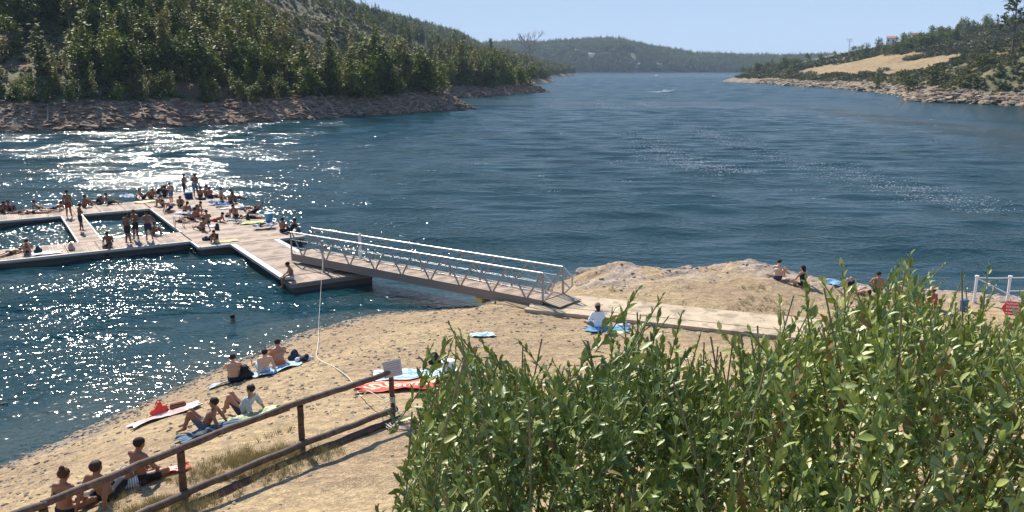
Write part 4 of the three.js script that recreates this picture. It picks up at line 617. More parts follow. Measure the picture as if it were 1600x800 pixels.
  if (o.top === 'shirt') { const cs = torso.map((c) => fat(c, 0.02)); armC.forEach((c, i) => { if (i % 2 === 0) cs.push(fat(c, 0.02, 0.026)); else if (o.sleeves) cs.push(fat(c, 0.022, 0.02)); }); const w0 = V(...J.nek).addScaledVector(up, -0.005); garment('shirt', cs, 0.05, o.topColor ?? '#dfe8ee', (x, y, z) => (x - w0.x) * up.x + (y - w0.y) * up.y + (z - w0.z) * up.z); }
  if (o.near) for (const s of [0.033, -0.033]) { const e = part('eye', new THREE.SphereGeometry(0.012, 8, 6), eyeMat, g); e.position.set(...hp(s, 0.012, 0.088)); }
  return g;
}
// ------------------------------------------------------------------ people in the picture
const ground = (x, z) => landH(x, z) + 0.005;
person("person in dark trunks sitting hunched at the photo's left edge of the back walkway", [-34.36, 0.455, -55.52], 1.2, 'hug', { skin: 3, shorts: "#20242c" });
person("person with knees drawn up beside the left pool, second from the left edge", [-33.9, 0.455, -55.77], 1.0, 'backKnees', { skin: 3, shorts: "#1d2128" });
person("dark-trunked sunbather lying face down at the back left of the pontoon", [-32.78, 0.455, -55.39], 1.9, 'prone', { skin: 3, shorts: "#23262e" });
person("pale-backed sunbather lying face down beside the left pool", [-32.03, 0.455, -55.14], -1.3, 'prone', { skin: 0, shorts: "#22252c", brief: true, fem: true, top: "bikini" });
person("sunbather propped on elbows near the blue towel at the back left", [-32.49, 0.455, -56.82], -1.9, 'elbows', { skin: 2, shorts: "#51302a" });
person("woman sunbathing on a pale towel left of the man in red shorts", [-31.38, 0.455, -55.52], 1.8, 'supine', { skin: 1, fem: true, brief: true, top: "bikini", shorts: "#c9b98f" });
person("dark-haired woman reclining on her elbows left of the man in red shorts", [-31.47, 0.455, -56.82], 1.5, 'elbows', { skin: 2, fem: true, brief: true, top: "bikini", shorts: "#2a2330", long: true });
person("man in rust red shorts standing on the back walkway", [-28.88, 0.455, -53.67], 3.3, 'stand', { skin: 2, shorts: "#8c3a26", s: 1.04 });
person("slim boy in dark shorts standing on the cross walkway", [-25.63, 0.455, -48.79], 2.4, 'folded', { skin: 3, shorts: "#181c22", slim: 0.86, s: 1.0 });
person("person sitting behind the boy on the cross walkway", [-29.89, 0.455, -57.63], 2.6, 'knees', { skin: 3, shorts: "#5a2a24" });
person("person lying with raised knees beside a dark bag on the back walkway", [-29.77, 0.455, -59.31], 1.4, 'supineKnees', { skin: 3, shorts: "#15181f" });
person("man in dark trunks leaning back on his hands on the back walkway", [-28.76, 0.455, -59.02], 1.55, 'back', { skin: 2, shorts: "#1a1d24" });
person("person leaning back with bent knees at the rear edge of the deck", [-27.36, 0.455, -61.4], 1.5, 'backKnees', { skin: 2, shorts: "#15171d" });
person("person curled forward at the left of the rear group", [-26.92, 0.455, -61.71], 1.0, 'hug', { skin: 2, shorts: "#2a1f1c" });
person("person in dark shirt bending over at the rear edge", [-26.66, 0.455, -62.34], 1.3, 'kneel', { skin: 2, shorts: "#16181f", top: "shirt", topColor: "#14161c" });
person("dark figure sitting upright behind the child in blue shorts", [-26.18, 0.455, -62.34], 2.8, 'knees', { skin: 3, shorts: "#16181f", top: "shirt", topColor: "#1b1a20" });
person("child in bright blue shorts standing in the rear group", [-24.56, 0.455, -59.6], -2.2, 'reach', { skin: 1, shorts: "#3f6f94", s: 0.86 });
person("person with white cap sitting at the corner of the right pool", [-24.62, 0.455, -58.18], -1.0, 'hug', { skin: 1, hat: "#dcdad6", cap: true, shorts: "#6a4032" });
person("man leaning far over the corner of the right pool", [-23.12, 0.455, -55.77], -1.5, 'kneel', { skin: 1, shorts: "#1b2027" });
person("man with broad back sitting on the deck beside the pool corner", [-23.3, 0.455, -57.9], 0.6, 'hug', { skin: 2, shorts: "#1b1f25" });
person("slim man in black trunks standing by the blue cool box", [-24.93, 0.455, -62.98], 1.6, 'reach', { skin: 3, shorts: "#101216", slim: 0.9 });
person("broad man in blue swim shorts standing at the rear of the deck", [-23.87, 0.455, -62.5], 3.1, 'stand', { skin: 3, shorts: "#3d6785", s: 1.04 });
person("person sitting at the feet of the man in blue shorts", [-23.48, 0.455, -62.34], 3.0, 'knees', { skin: 2, shorts: "#2c1d18", s: 0.92 });
person("dark-haired person sitting in the tight rear right group", [-23.16, 0.455, -62.66], 2.4, 'cross', { skin: 2, shorts: "#17181d" });
person("person hunched at the right of the tight rear group", [-22.59, 0.455, -62.02], -2.4, 'hug', { skin: 2, shorts: "#2b1f22" });
person("pale-legged person lying behind the tight rear group", [-22.32, 0.455, -62.34], 1.2, 'supine', { skin: 0, shorts: "#1e2026" });
person("person with topknot sitting on the right edge of the deck", [-21.61, 0.455, -61.4], 2.0, 'cross', { skin: 1, fem: true, brief: true, top: "bikini", bun: true, shorts: "#3a2b2b" });
person("person lying beside the crumpled blue towels", [-20.77, 0.455, -59.6], 0.9, 'prone', { skin: 1, shorts: "#4a2f27" });
person("broad-backed person reclining at the right edge of the deck", [-20.36, 0.455, -59.6], 1.6, 'hug', { skin: 3, shorts: "#15171c", s: 1.05 });
person("person in dark shirt reclining at the right deck edge", [-20.42, 0.455, -60.79], 1.7, 'back', { skin: 3, shorts: "#16181d", top: "shirt", topColor: "#23252c" });
person("seated person bending forward beside the dark rucksack", [-18.02, 0.455, -53.79], -0.4, 'hug', { skin: 1, shorts: "#2a1f1b", s: 1.1 });
person("sunbather lying flat behind the person bending forward", [-18.38, 0.455, -56.82], 1.8, 'prone', { skin: 1, shorts: "#7d8f98" });
person("sunbather holding both legs up in the air", [-17.3, 0.455, -55.27], 1.25, 'legsUp', { skin: 2, shorts: "#14161b" });
person("sunbather in patterned trunks lying face down near the blue bucket", [-16.88, 0.455, -53.32], -1.7, 'prone', { skin: 2, shorts: "#2b2d35" });
person("dark-haired person sitting in the middle cluster by the pool", [-21.98, 0.455, -55.27], 1.9, 'hug', { skin: 3, shorts: "#3b241e" });
person("person lying behind the middle cluster with white cloth", [-21.81, 0.455, -56.55], 1.4, 'elbows', { skin: 2, shorts: "#d0cdc8" });
person("person leaning back in the centre of the middle cluster", [-20.43, 0.455, -52.62], -1.9, 'back', { skin: 2, shorts: "#1a1c22" });
person("woman with white cap sitting in the middle cluster", [-20.45, 0.455, -53.56], -2.8, 'cross', { skin: 2, fem: true, brief: true, top: "bikini", shorts: "#a8322b", hat: "#e3e0da", cap: true });
person("man with bare back to camera sitting at the near end of the middle cluster", [-18.57, 0.455, -49.19], -2.3, 'back', { skin: 2, shorts: "#14161b" });
person("person sitting behind the man with bare back", [-19.01, 0.455, -51.28], -2.6, 'knees', { skin: 2, shorts: "#22242b" });
person("woman in red bikini lying face down at the right of the middle cluster", [-18.8, 0.455, -52.17], 1.3, 'elbows', { skin: 2, fem: true, brief: true, top: "bikini", shorts: "#c63430", topColor: "#c63430" });
person("person sprawled over the pool edge reaching towards the water", [-20.91, 0.455, -51.94], -2.1, 'lunge', { skin: 2, shorts: "#5b2c22" });
person("child crouched under a white cloth at the notch of the front deck", [-16.56, 0.455, -45.8], -0.2, 'hug', { skin: 2, shorts: "#d8d5cf", top: "shirt", topColor: "#26282e", s: 0.9 });
person("man sitting with back to camera at the right corner of the deck", [-13.62, 0.455, -48.59], 2.6, 'cross', { skin: 2, shorts: "#15181e" });
person("dark figure hugging knees at the right corner of the deck", [-13.17, 0.455, -48.79], -1.3, 'backKnees', { skin: 3, shorts: "#1e2127", top: "shirt", topColor: "#22232a" });
person("man sitting on the end of the ramp with his hand at his mouth", [-10.14, 0.455, -37.28], -1.2, 'edge', { skin: 2, shorts: "#aeb3b4" });
person("tallest of the three standing men on the front walkway", [-21.26, 0.455, -45.28], 2.7, 'stand', { skin: 3, shorts: "#15181e", s: 1.03 });
person("middle one of the three standing men on the front walkway", [-21.26, 0.455, -46.33], -0.3, 'folded', { skin: 3, shorts: "#181b22", s: 1.03 });
person("man in navy shorts with pale hem standing on the front walkway", [-20.49, 0.455, -46.16], -2.6, 'akimbo', { skin: 2, shorts: "#1c2a44", s: 1.0 });
person("person sitting on the front walkway behind the man in navy shorts", [-20.95, 0.455, -47.81], 1.8, 'knees', { skin: 3, shorts: "#2a1f1c", s: 0.9 });
person("man sitting on the front edge of the pontoon with legs dangling", [-22.0, 0.455, -44.6], 0.1, 'edge', { skin: 3, shorts: "#39424c" });
person("sunbather in dark trunks lying face down on the front walkway, at the photo's left", [-26.25, 0.455, -42.53], 2.9, 'prone', { skin: 1, shorts: "#2b1d1a", brief: true });
person("sunbather curled forward on a pale towel on the front walkway", [-25.46, 0.455, -42.83], 0.5, 'hug', { skin: 1, shorts: "#4a3027" });
person("swimmer holding on below the man with dangling legs", [-21.85, 0, -43.92], 3.1, 'swim', { skin: 3 });
person("swimmer close under the front edge of the pontoon, left of the dangling legs", [-22.97, 0, -44.24], 1.5, 'swim', { skin: 1 });
person("swimmer in the left pool beside the cross walkway", [-25.8, 0, -47.62], 0.5, 'swim', { skin: 3 });
person("swimmer resting in the corner of the left pool", [-25.59, 0, -48.17], 2.0, 'swim', { skin: 3 });
person("dark-haired swimmer alone in the water off the beach", [-11.34, 0, -32.47], 3.1, 'swim', { skin: 2, near: true });
person("man in black shorts raising one arm, leftmost of three men at the waterline", [-8.41, ground(-8.41, -23.84), -23.84], -2.75, 'knees', { skin: 0, shorts: "#14151a", near: true });
person("man in pale blue shorts, middle of three men at the waterline", [-7.72, ground(-7.72, -24.57), -24.57], -2.6, 'back', { skin: 4, shorts: "#8fb2cc", near: true });
person("man in orange shorts, rightmost of three men at the waterline", [-7.36, ground(-7.36, -25.08), -25.08], -2.5, 'knees', { skin: 1, shorts: "#c4602c", near: true });
person("man in blue striped shorts lying with one knee up behind the fence", [-7.4, ground(-7.4, -18.72), -18.72], -1.5, 'backKnees', { skin: 2, shorts: "#4a5f70", near: true });
person("person in grey shirt reclining beside the lying man behind the fence", [-6.81, ground(-6.81, -19.73), -19.73], -1.75, 'backKnees', { skin: 1, shorts: "#34363c", top: "shirt", topColor: "#a4a9ab", near: true });
person("woman in dark bikini sitting with her back to camera at the bottom left", [-8.56, ground(-8.56, -14.54), -14.54], 3.0, 'cross', { s: 1.08, skin: 2, fem: true, brief: true, top: "bikini", shorts: "#20191b", hair: "#4a2d1c", bun: true, near: true });
person("man with broad bare back sitting behind the fence at the bottom left", [-7.9, ground(-7.9, -14.87), -14.87], 2.9, 'back', { skin: 2, shorts: "#15171c", hair: "#3a261a", s: 1.12, near: true });
person("man in black shorts on a red towel, right of the bottom left trio", [-7.53, ground(-7.53, -15.48), -15.48], 2.7, 'cross', { s: 1.08, skin: 2, shorts: "#17181d", hair: "#241812", near: true });
person("woman in white shirt and sun hat sitting on a blue towel by the path", [3.03, ground(3.03, -28.23), -28.23], -2.9, 'cross', { skin: 0, fem: true, shorts: "#77777a", top: "shirt", topColor: "#dfe9ee", sleeves: true, hat: "#a8957e", long: true, hair: "#2a1c14", near: true });
person("pale man sitting on the rocks looking over the lake", [11.3, ground(11.3, -34.47), -34.47], 2.5, 'knees', { skin: 4, shorts: "#3a3c40", near: true });
person("woman in black swimsuit with long dark hair sitting on the rocks", [12.14, ground(12.14, -33.73), -33.73], -2.8, 'cross', { skin: 0, fem: true, brief: true, top: "suit", shorts: "#121419", topColor: "#121419", long: true, near: true });
person("sunbather lying with raised knees on the rocky shore", [13.96, ground(13.96, -32.91), -32.91], -2.6, 'supineKnees', { skin: 0, shorts: "#15171c", near: true });
person("dark-haired person sitting upright behind the bush on the shore", [14.92, ground(14.92, -32.91), -32.91], 2.9, 'knees', { skin: 1, shorts: "#22242b", near: true });
person("person half hidden by leaves right of the upright sitter", [15.64, ground(15.64, -32.14), -32.14], 2.4, 'back', { skin: 1, shorts: "#3d3028", near: true });
person("person in straw hat and red top sitting behind the bush", [16.02, ground(16.02, -30.54), -30.54], -2.4, 'cross', { skin: 1, fem: true, shorts: "#b8a48c", top: "shirt", topColor: "#b0503a", hat: "#cdb894", near: true });
// ------------------------------------------------------------------ towels, bags and other beach things
function towelGeo(w, d, seed, amp = 0.03, follow) { // a cloth with thickness lying in soft folds
  amp *= 1.7; const n = 22, m = 16, P = [], U = [], I = [], y = (u, v) => 0.012 + amp * Math.pow(fbm(u * 3.2 + seed, v * 3.2, 3, seed), 1.5) + amp * 0.6 * Math.abs(Math.sin((u * 2 + v * 3 + seed) * 2.2)) * noise2(u * 4, v * 4, seed + 2);
  for (const layer of [0, 1]) for (let j = 0; j <= m; j++) for (let i = 0; i <= n; i++) { const u = i / n, v = j / m, ex = (noise2(v * 5, 1, seed + 3) - 0.5) * 0.2 * w * (u - 0.5) * 2, ez = (noise2(u * 5, 2, seed + 4) - 0.5) * 0.3 * d * (v - 0.5) * 2, x = (u - 0.5) * w + ex, z = (v - 0.5) * d + ez; P.push(x, (follow ? follow(x, z) : 0) + y(u, v) - layer * 0.008, z); U.push(u, v); }
  const s = (n + 1) * (m + 1); for (let j = 0; j < m; j++) for (let i = 0; i < n; i++) { const a = j * (n + 1) + i, b = a + 1, c = a + n + 1, e = c + 1; I.push(a, c, b, b, c, e, a + s, b + s, c + s, b + s, e + s, c + s); }
  for (let i = 0; i < n; i++) { const a = i, b = i + 1, c = m * (n + 1) + i; I.push(a, b, a + s, b, b + s, a + s, c, c + s, c + 1, c + 1, c + s, c + 1 + s); }
  const g = new THREE.BufferGeometry(); g.setAttribute('position', new THREE.Float32BufferAttribute(P, 3)); g.setAttribute('uv', new THREE.Float32BufferAttribute(U, 2)); g.setIndex(I); g.computeVertexNormals(); return g;
}
const stripes = (a, b, n, vert) => canvasTex(256, 256, (c, w, h) => { c.fillStyle = a; c.fillRect(0, 0, w, h); c.fillStyle = b; for (let k = 0; k < n; k++) vert ? c.fillRect((k / n) * w, 0, (w / n) * 0.45, h) : c.fillRect(0, (k / n) * h, w, (h / n) * 0.45); });
const print = (base, ink, seed) => canvasTex(256, 256, (c, w, h) => { c.fillStyle = base; c.fillRect(0, 0, w, h); const r = rngOf(seed); c.strokeStyle = ink; for (let k = 0; k < 26; k++) { c.lineWidth = 3 + r() * 12; c.beginPath(); c.moveTo(r() * w, r() * h); c.bezierCurveTo(r() * w, r() * h, r() * w, r() * h, r() * w, r() * h); c.stroke(); } });
function towel(label, x, z, w, d, turn, mat, seed, amp, onDeck) {
  const y = onDeck ? 0.455 : landH(x, z), c = Math.cos(turn), s = Math.sin(turn); const follow = onDeck ? null : (lx, lz) => landH(x + lx * c + lz * s, z - lx * s + lz * c) - y + 0.006;
  const m = single('towel', towelGeo(w, d, seed, amp, follow), mat, label, 'towel'); m.position.set(x, y, z); m.rotation.y = turn; return m;
}
const cm = (t) => std([1, 1, 1], 0.95, { map: t, side: THREE.DoubleSide }), cs = (c) => std(new THREE.Color(c), 0.95, { side: THREE.DoubleSide });
const dk = (x, z) => 0.455;
towel('white towel with faint pink print beside the red bag near the waterline', -9.45, -21.25, 1.75, 0.72, 0.55, cm(print('#d8c9c2', '#c99f96', 3)), 3, 0.05);
towel('pale blue towel under the middle man at the waterline', -7.35, -24.6, 1.5, 0.75, 0.75, cm(print('#a9c3d3', '#8fb0c4', 5)), 5, 0.05);
towel('folded white towel under the man raising one arm', -8.75, -23.75, 0.75, 0.42, 0.6, cs('#bcc6cc'), 7, 0.06);
towel('red towel with cream lettering swirls behind the notice board', -3.05, -21.1, 2.1, 1.05, 0.14, cm(canvasTex(512, 256, (c, w, h) => { c.fillStyle = '#d4584c'; c.fillRect(0, 0, w, h); c.strokeStyle = '#f1dfb4'; c.lineCap = 'round'; for (const [x, k] of [[60, 1], [150, 0.7], [215, 0.7], [290, 1], [365, 0.7], [430, 0.6]]) { c.lineWidth = 17; c.beginPath(); c.moveTo(x, 170); c.bezierCurveTo(x + 10, 170 - 130 * k, x + 80, 170 - 120 * k, x + 40, 165); c.bezierCurveTo(x + 20, 200, x + 70, 200, x + 95, 150); c.stroke(); } c.lineWidth = 8; c.beginPath(); c.moveTo(20, 205); c.bezierCurveTo(160, 250, 320, 170, 490, 215); c.stroke(); })), 11, 0.06);
towel('blue and white patterned towel behind the red towel', -2.75, -22.25, 2.1, 0.95, 0.05, cm(print('#dfe6e8', '#7fa8c2', 13)), 13, 0.06);
towel('small pale blue towel alone on the sand behind the bush', -1.0, -26.95, 0.8, 0.5, 0.2, cm(print('#cfdde6', '#8fb5d6', 15)), 15, 0.05);
towel('bright blue towel under the woman in the sun hat', 3.3, -28.05, 1.5, 0.75, 0.25, cm(print('#6c9fc0', '#4d86ad', 17)), 17, 0.05);
towel('red towel under the rightmost man of the bottom left trio', -7.4, -15.8, 1.3, 0.6, 0.5, cm(print('#c94a3d', '#e9d9cf', 19)), 19, 0.05);
towel('dark blue striped towel behind the fence under the lying man', -7.1, -18.45, 1.6, 0.7, 0.7, cm(stripes('#6d8596', '#2b3c4c', 9)), 21, 0.07);
towel('pale green towel under the person in the grey shirt', -6.4, -19.3, 1.5, 0.7, 0.65, cm(print('#c9cba4', '#8f9a72', 23)), 23, 0.05);
towel('light blue towel under the sunbather with raised knees on the rocks', 13.9, -34.2, 1.4, 0.7, 0.3, cs('#7fb0cc'), 25, 0.05);
const D = (px, b) => pont(px, b);
function deckTowel(label, x, z, w, d, turn, col, seed, amp = 0.04) { towel(label, x, z, w, d, turn, typeof col === 'string' ? cs(col) : cm(col), seed, amp, true); }
deckTowel('blue towel on the back walkway near the left edge', -32.6, -58.0, 1.5, 0.7, 0.6, '#2f6aa3', 31); deckTowel('white crumpled towel on the back walkway', -28.6, -61.4, 0.9, 0.7, 0.5, '#e8eaea', 33, 0.22); deckTowel('pale yellow towel beside the man leaning back on his hands', -26.6, -60.0, 1.5, 0.7, 0.6, '#d9d3a0', 35);
deckTowel('crumpled light blue towel on the wide deck, farther of two', -21.2, -59.0, 0.9, 0.6, 1.1, '#6d9fc6', 37, 0.16); deckTowel('crumpled light blue towel on the wide deck, nearer of two', -20.4, -58.0, 0.8, 0.55, 0.2, '#8db8d6', 39, 0.16); deckTowel('white towel near the crumpled blue towels', -19.6, -57.2, 1.3, 0.5, 0.5, '#e9ecec', 41); deckTowel('cream towel beside the blue bucket', -16.3, -51.6, 1.6, 0.7, 0.5, print('#e4d6a5', '#a7bf62', 43), 43); deckTowel('small grey patterned cloth on the wide deck', -17.2, -51.6, 0.6, 0.4, 0.9, print('#aebfca', '#5d7688', 45), 45, 0.12);
deckTowel('white towel on the front walkway under the curled sunbather', -24.5, -42.8, 1.5, 0.7, 0.55, '#e6e9ea', 47); deckTowel('faint yellow towel by the notch of the front deck', -16.1, -45.9, 1.3, 0.5, 0.5, '#e0cf95', 49, 0.02); deckTowel('light blue cloth right of the woman in red bikini', -18.0, -52.7, 0.5, 0.35, 0.9, '#a9c3d4', 51, 0.03); deckTowel('white towel beside the pool ladder', -18.7, -50.6, 1.2, 0.5, -0.6, '#eceae6', 53); deckTowel('white towel in the middle cluster by the pool', -21.8, -54.9, 1.3, 0.6, -0.5, '#e9e7e2', 55, 0.1); deckTowel('heap of black and white clothes near the right deck corner', -15.0, -49.8, 1.3, 0.7, 0.4, print('#cfd3d2', '#24282d', 57), 57, 0.2);
// lumpy bags
function bag(name, label, x, z, y, turn, caps, k, color, extra, cat = 'bag') {
  const g = thing(name, label, cat, [x, y, z], turn), c = typeof color === 'string' ? std(new THREE.Color(color), 0.8) : color; const geo = blob(caps.map((q) => cap(...q)), k, 0.022), p = geo.attributes.position, n = geo.attributes.normal;
  for (let i = 0; i < p.count; i++) { const d = (fbm(p.getX(i) * 9 + x, p.getY(i) * 9 + p.getZ(i) * 7, 3, 5) - 0.5) * 0.05; p.setXYZ(i, p.getX(i) + n.getX(i) * d, Math.max(0, p.getY(i) + n.getY(i) * d), p.getZ(i) + n.getZ(i) * d); } geo.computeVertexNormals();
  part('body', geo, c, g); if (extra) for (const [n2, pts, r, col] of extra) part(n2, tube(pts.map((q) => V(...q)), r, 24, 6), std(new THREE.Color(col), 0.8), g); return g;
}
const strap = (s = 1, col = '#222') => [['strap', [[-0.12 * s, 0.12 * s, 0.12 * s], [-0.14 * s, 0.36 * s, 0.1 * s], [0, 0.5 * s, 0.02], [0.14 * s, 0.36 * s, 0.1 * s], [0.12 * s, 0.12 * s, 0.12 * s]], 0.012, col]];
const sack = [[[-0.1, 0.1, 0], [0.1, 0.1, 0], 0.12], [[0, 0.12, 0], [0, 0.3, 0.02], 0.15, 0.09]], heap = [[[-0.2, 0.06, 0], [0.2, 0.07, 0.04], 0.1], [[0, 0.1, 0.06], [0.08, 0.16, 0], 0.09], [[-0.1, 0.08, -0.1], [0.14, 0.06, -0.1], 0.08]];
const gb = (x, z) => landH(x, z);
bag('beach_bag', 'bright red beach bag on the white towel near the waterline', -9.75, -21.6, gb(-9.75, -21.6), 0.4, [[[-0.16, 0.08, 0], [0.16, 0.08, 0.02], 0.1], [[-0.03, 0.1, 0], [0, 0.33, 0.02], 0.13, 0.05], [[0.1, 0.1, 0.05], [0.12, 0.2, 0.05], 0.08]], 0.05, '#d8452f', [['strap', [[-0.1, 0.3, 0.02], [-0.02, 0.44, 0.02], [0.06, 0.3, 0.04]], 0.014, '#c23a28']]);
bag('cushion', 'brown striped cushion right of the red beach bag', -9.3, -21.75, gb(-9.3, -21.75), 0.7, [[[-0.14, 0.1, 0], [0.14, 0.1, 0], 0.085], [[-0.14, 0.15, 0], [0.14, 0.15, 0], 0.075]], 0.03, std([1, 1, 1], 0.9, { map: stripes('#8c5a3c', '#5a3524', 8) }), null, 'cushion');
bag('rucksack', 'black rucksack between the first two men at the waterline', -8.15, -24.05, gb(-8.15, -24.05), 0.5, [[[-0.13, 0.12, 0], [0.13, 0.12, 0], 0.14], [[0, 0.15, 0], [0, 0.34, -0.02], 0.19, 0.12]], 0.06, '#15151a', strap(1, '#0e0e10'));
bag('rucksack', 'navy rucksack standing right of the three men at the waterline', -7.05, -25.7, gb(-7.05, -25.7), 0.2, sack, 0.05, '#27384c', strap(0.8, '#1a2430'));
bag('clothes_heap', 'heap of black and white clothes right of the three men', -6.65, -25.35, gb(-6.65, -25.35), 0.4, heap, 0.03, std([1, 1, 1], 0.9, { map: print('#c9cccb', '#1d2024', 61) }), null, 'clothes');
bag('clothes_heap', 'dark striped clothes heap below the lying man behind the fence', -7.15, -18.05, gb(-7.15, -18.05), 0.7, heap, 0.03, '#2c3b46', null, 'clothes');
bag('tote_bag', 'blue and white striped beach bag among the bottom left trio', -7.75, -15.35, gb(-7.75, -15.35), 0.5, [[[-0.22, 0.12, 0], [0.22, 0.12, 0], 0.15], [[-0.15, 0.2, 0], [0.18, 0.2, 0], 0.1]], 0.06, std([1, 1, 1], 0.9, { map: stripes('#e4eaec', '#7fa9bf', 10, true) }), strap(1, '#c8d4da'));
{ const uvd = (g) => { const p = g.attributes.position, u = new Float32Array(p.count * 2); for (let i = 0; i < p.count; i++) u.set([p.getX(i) * 2.2 + 0.5, p.getY(i) * 2.2 + p.getZ(i)], i * 2); g.setAttribute('uv', new THREE.BufferAttribute(u, 2)); }; scene.traverse((o) => { if (o.isMesh && o.name === 'body' && o.material.map && !o.geometry.attributes.uv) uvd(o.geometry); }); }
bag('shoulder_bag', 'black and navy bag beside the broad-backed man at the bottom left', -8.3, -15.0, gb(-8.3, -15.0), 0.5, heap.map((q) => q), 0.04, '#1b2330', strap(0.9, '#10141a'));
bag('clothes_heap', 'dark red clothes heap in front of the striped beach bag', -7.35, -15.55, gb(-7.35, -15.55), 1.2, heap.map(([a, b, r]) => [a, b, r * 0.7]), 0.03, '#43211f', null, 'clothes');
bag('brown_bag', 'dark brown round bag behind the white bucket', -2.3, -23.6, gb(-2.3, -23.6), 0, [[[-0.08, 0.12, 0], [0.1, 0.12, 0], 0.14], [[0, 0.14, 0], [0, 0.28, 0], 0.15, 0.1]], 0.05, '#32201a');
bag('water_bag', 'pale blue bag right of the white bucket behind the leaves', -1.2, -22.1, gb(-1.2, -22.1), 0, sack, 0.05, '#a5bfd4');
bag('black_bag', 'black bag with looped strap in front of the white bucket', -1.75, -21.3, gb(-1.75, -21.3), 0.3, sack, 0.05, '#17191d', strap(1, '#111'));
bag('clothes_heap', 'white and dark clothes heap beside the woman in the sun hat', 3.95, -28.5, gb(3.95, -28.5), 0.3, heap, 0.03, std([0.6, 0.63, 0.66], 0.9), null, 'clothes');
for (const [l, x, z, c] of [['dark bag in the rear group at the feet of the standing men', -22.9, -61.1, '#23272c'], ['dark navy rucksack beside the person bending forward', -18.6, -53.9, '#1a2433'], ['flat dark duffel behind the man with bare back', -17.8, -49.5, '#24262a'], ['dark blue bag beside the crouched child', -17.25, -46.35, '#1d2a3d'], ['dark bag beside the person with raised knees on the back walkway', -29.4, -58.9, '#14171b'], ['grey bag at the right deck corner', -12.6, -48.2, '#3c4144'], ['black bag under the curled front walkway sunbather', -25.0, -43.0, '#20262e'], ['pale bag near the two front walkway sunbathers', -23.6, -43.7, '#a58d7c'], ['black helmet-like bag near the sunbather in patterned trunks', -17.0, -52.9, '#101214']]) bag('beach_bag', l, x, z, 0.455, hash2(Math.round(x * 9), 3) * 6, hash2(Math.round(z * 7), 5) < 0.5 ? sack : heap, 0.05, c);
function bucket(name, label, pos, r0, r1, h, c, lid) {
  const g = thing(name, label, name === 'bucket' ? 'bucket' : 'bin', pos), m = std(new THREE.Color(c), 0.5); const pts = [[0, 0.01], [r0, 0.01], [r0 + 0.004, 0.03], [r1, h], [r1 + 0.015, h], [r1 + 0.015, h + 0.02], [r1 - 0.012, h + 0.02], [r0 - 0.012, 0.04], [0, 0.035]].map(([a, b]) => new THREE.Vector2(a, b));
  part('shell', new THREE.LatheGeometry(pts, 24), m, g); if (lid) part('lid', new THREE.LatheGeometry([[0, h + 0.05], [r1 * 0.8, h + 0.045], [r1 + 0.02, h + 0.025], [r1 + 0.02, h - 0.01], [r1 + 0.012, h - 0.01]].map(([a, b]) => new THREE.Vector2(a, b)), 24), std(new THREE.Color(lid), 0.5), g);
  part('handle', new THREE.TorusGeometry(r1 + 0.012, 0.006, 6, 20, Math.PI).rotateX(2.4).translate(0, h * 0.95, 0), m, g);
}
bucket('bucket', 'blue plastic bucket at the right edge of the deck', [-15.45, 0.455, -52.25], 0.2, 0.26, 0.5, '#4c86b4', '#7fb0d6');
bucket('bucket', 'white plastic bucket behind the leaves near the red towel', [-1.8, landH(-1.8, -22.35), -22.35], 0.15, 0.18, 0.36, '#c9d3da', '#eef1f3');
bucket('barrel', 'blue barrel behind the bush near the white rope fence', [17.05, landH(17.05, -30.3), -30.3], 0.13, 0.14, 0.42, '#2d5790', '#3c6aa3');
{ const g = thing('cool_box', 'dark blue cool box with pale lid between the standing men', 'cool box', [-24.1, 0.455, -61.7], 0.57); part('box', new THREE.BoxGeometry(0.5, 0.42, 0.36).translate(0, 0.21, 0), cs('#1f3a5c'), g); part('lid', new THREE.BoxGeometry(0.53, 0.08, 0.39).translate(0, 0.462, 0), cs('#aebfcb'), g); part('handle', new THREE.TorusGeometry(0.24, 0.012, 6, 20, Math.PI).scale(1, 0.5, 1).translate(0, 0.44, 0.2), cs('#aebfcb'), g); }
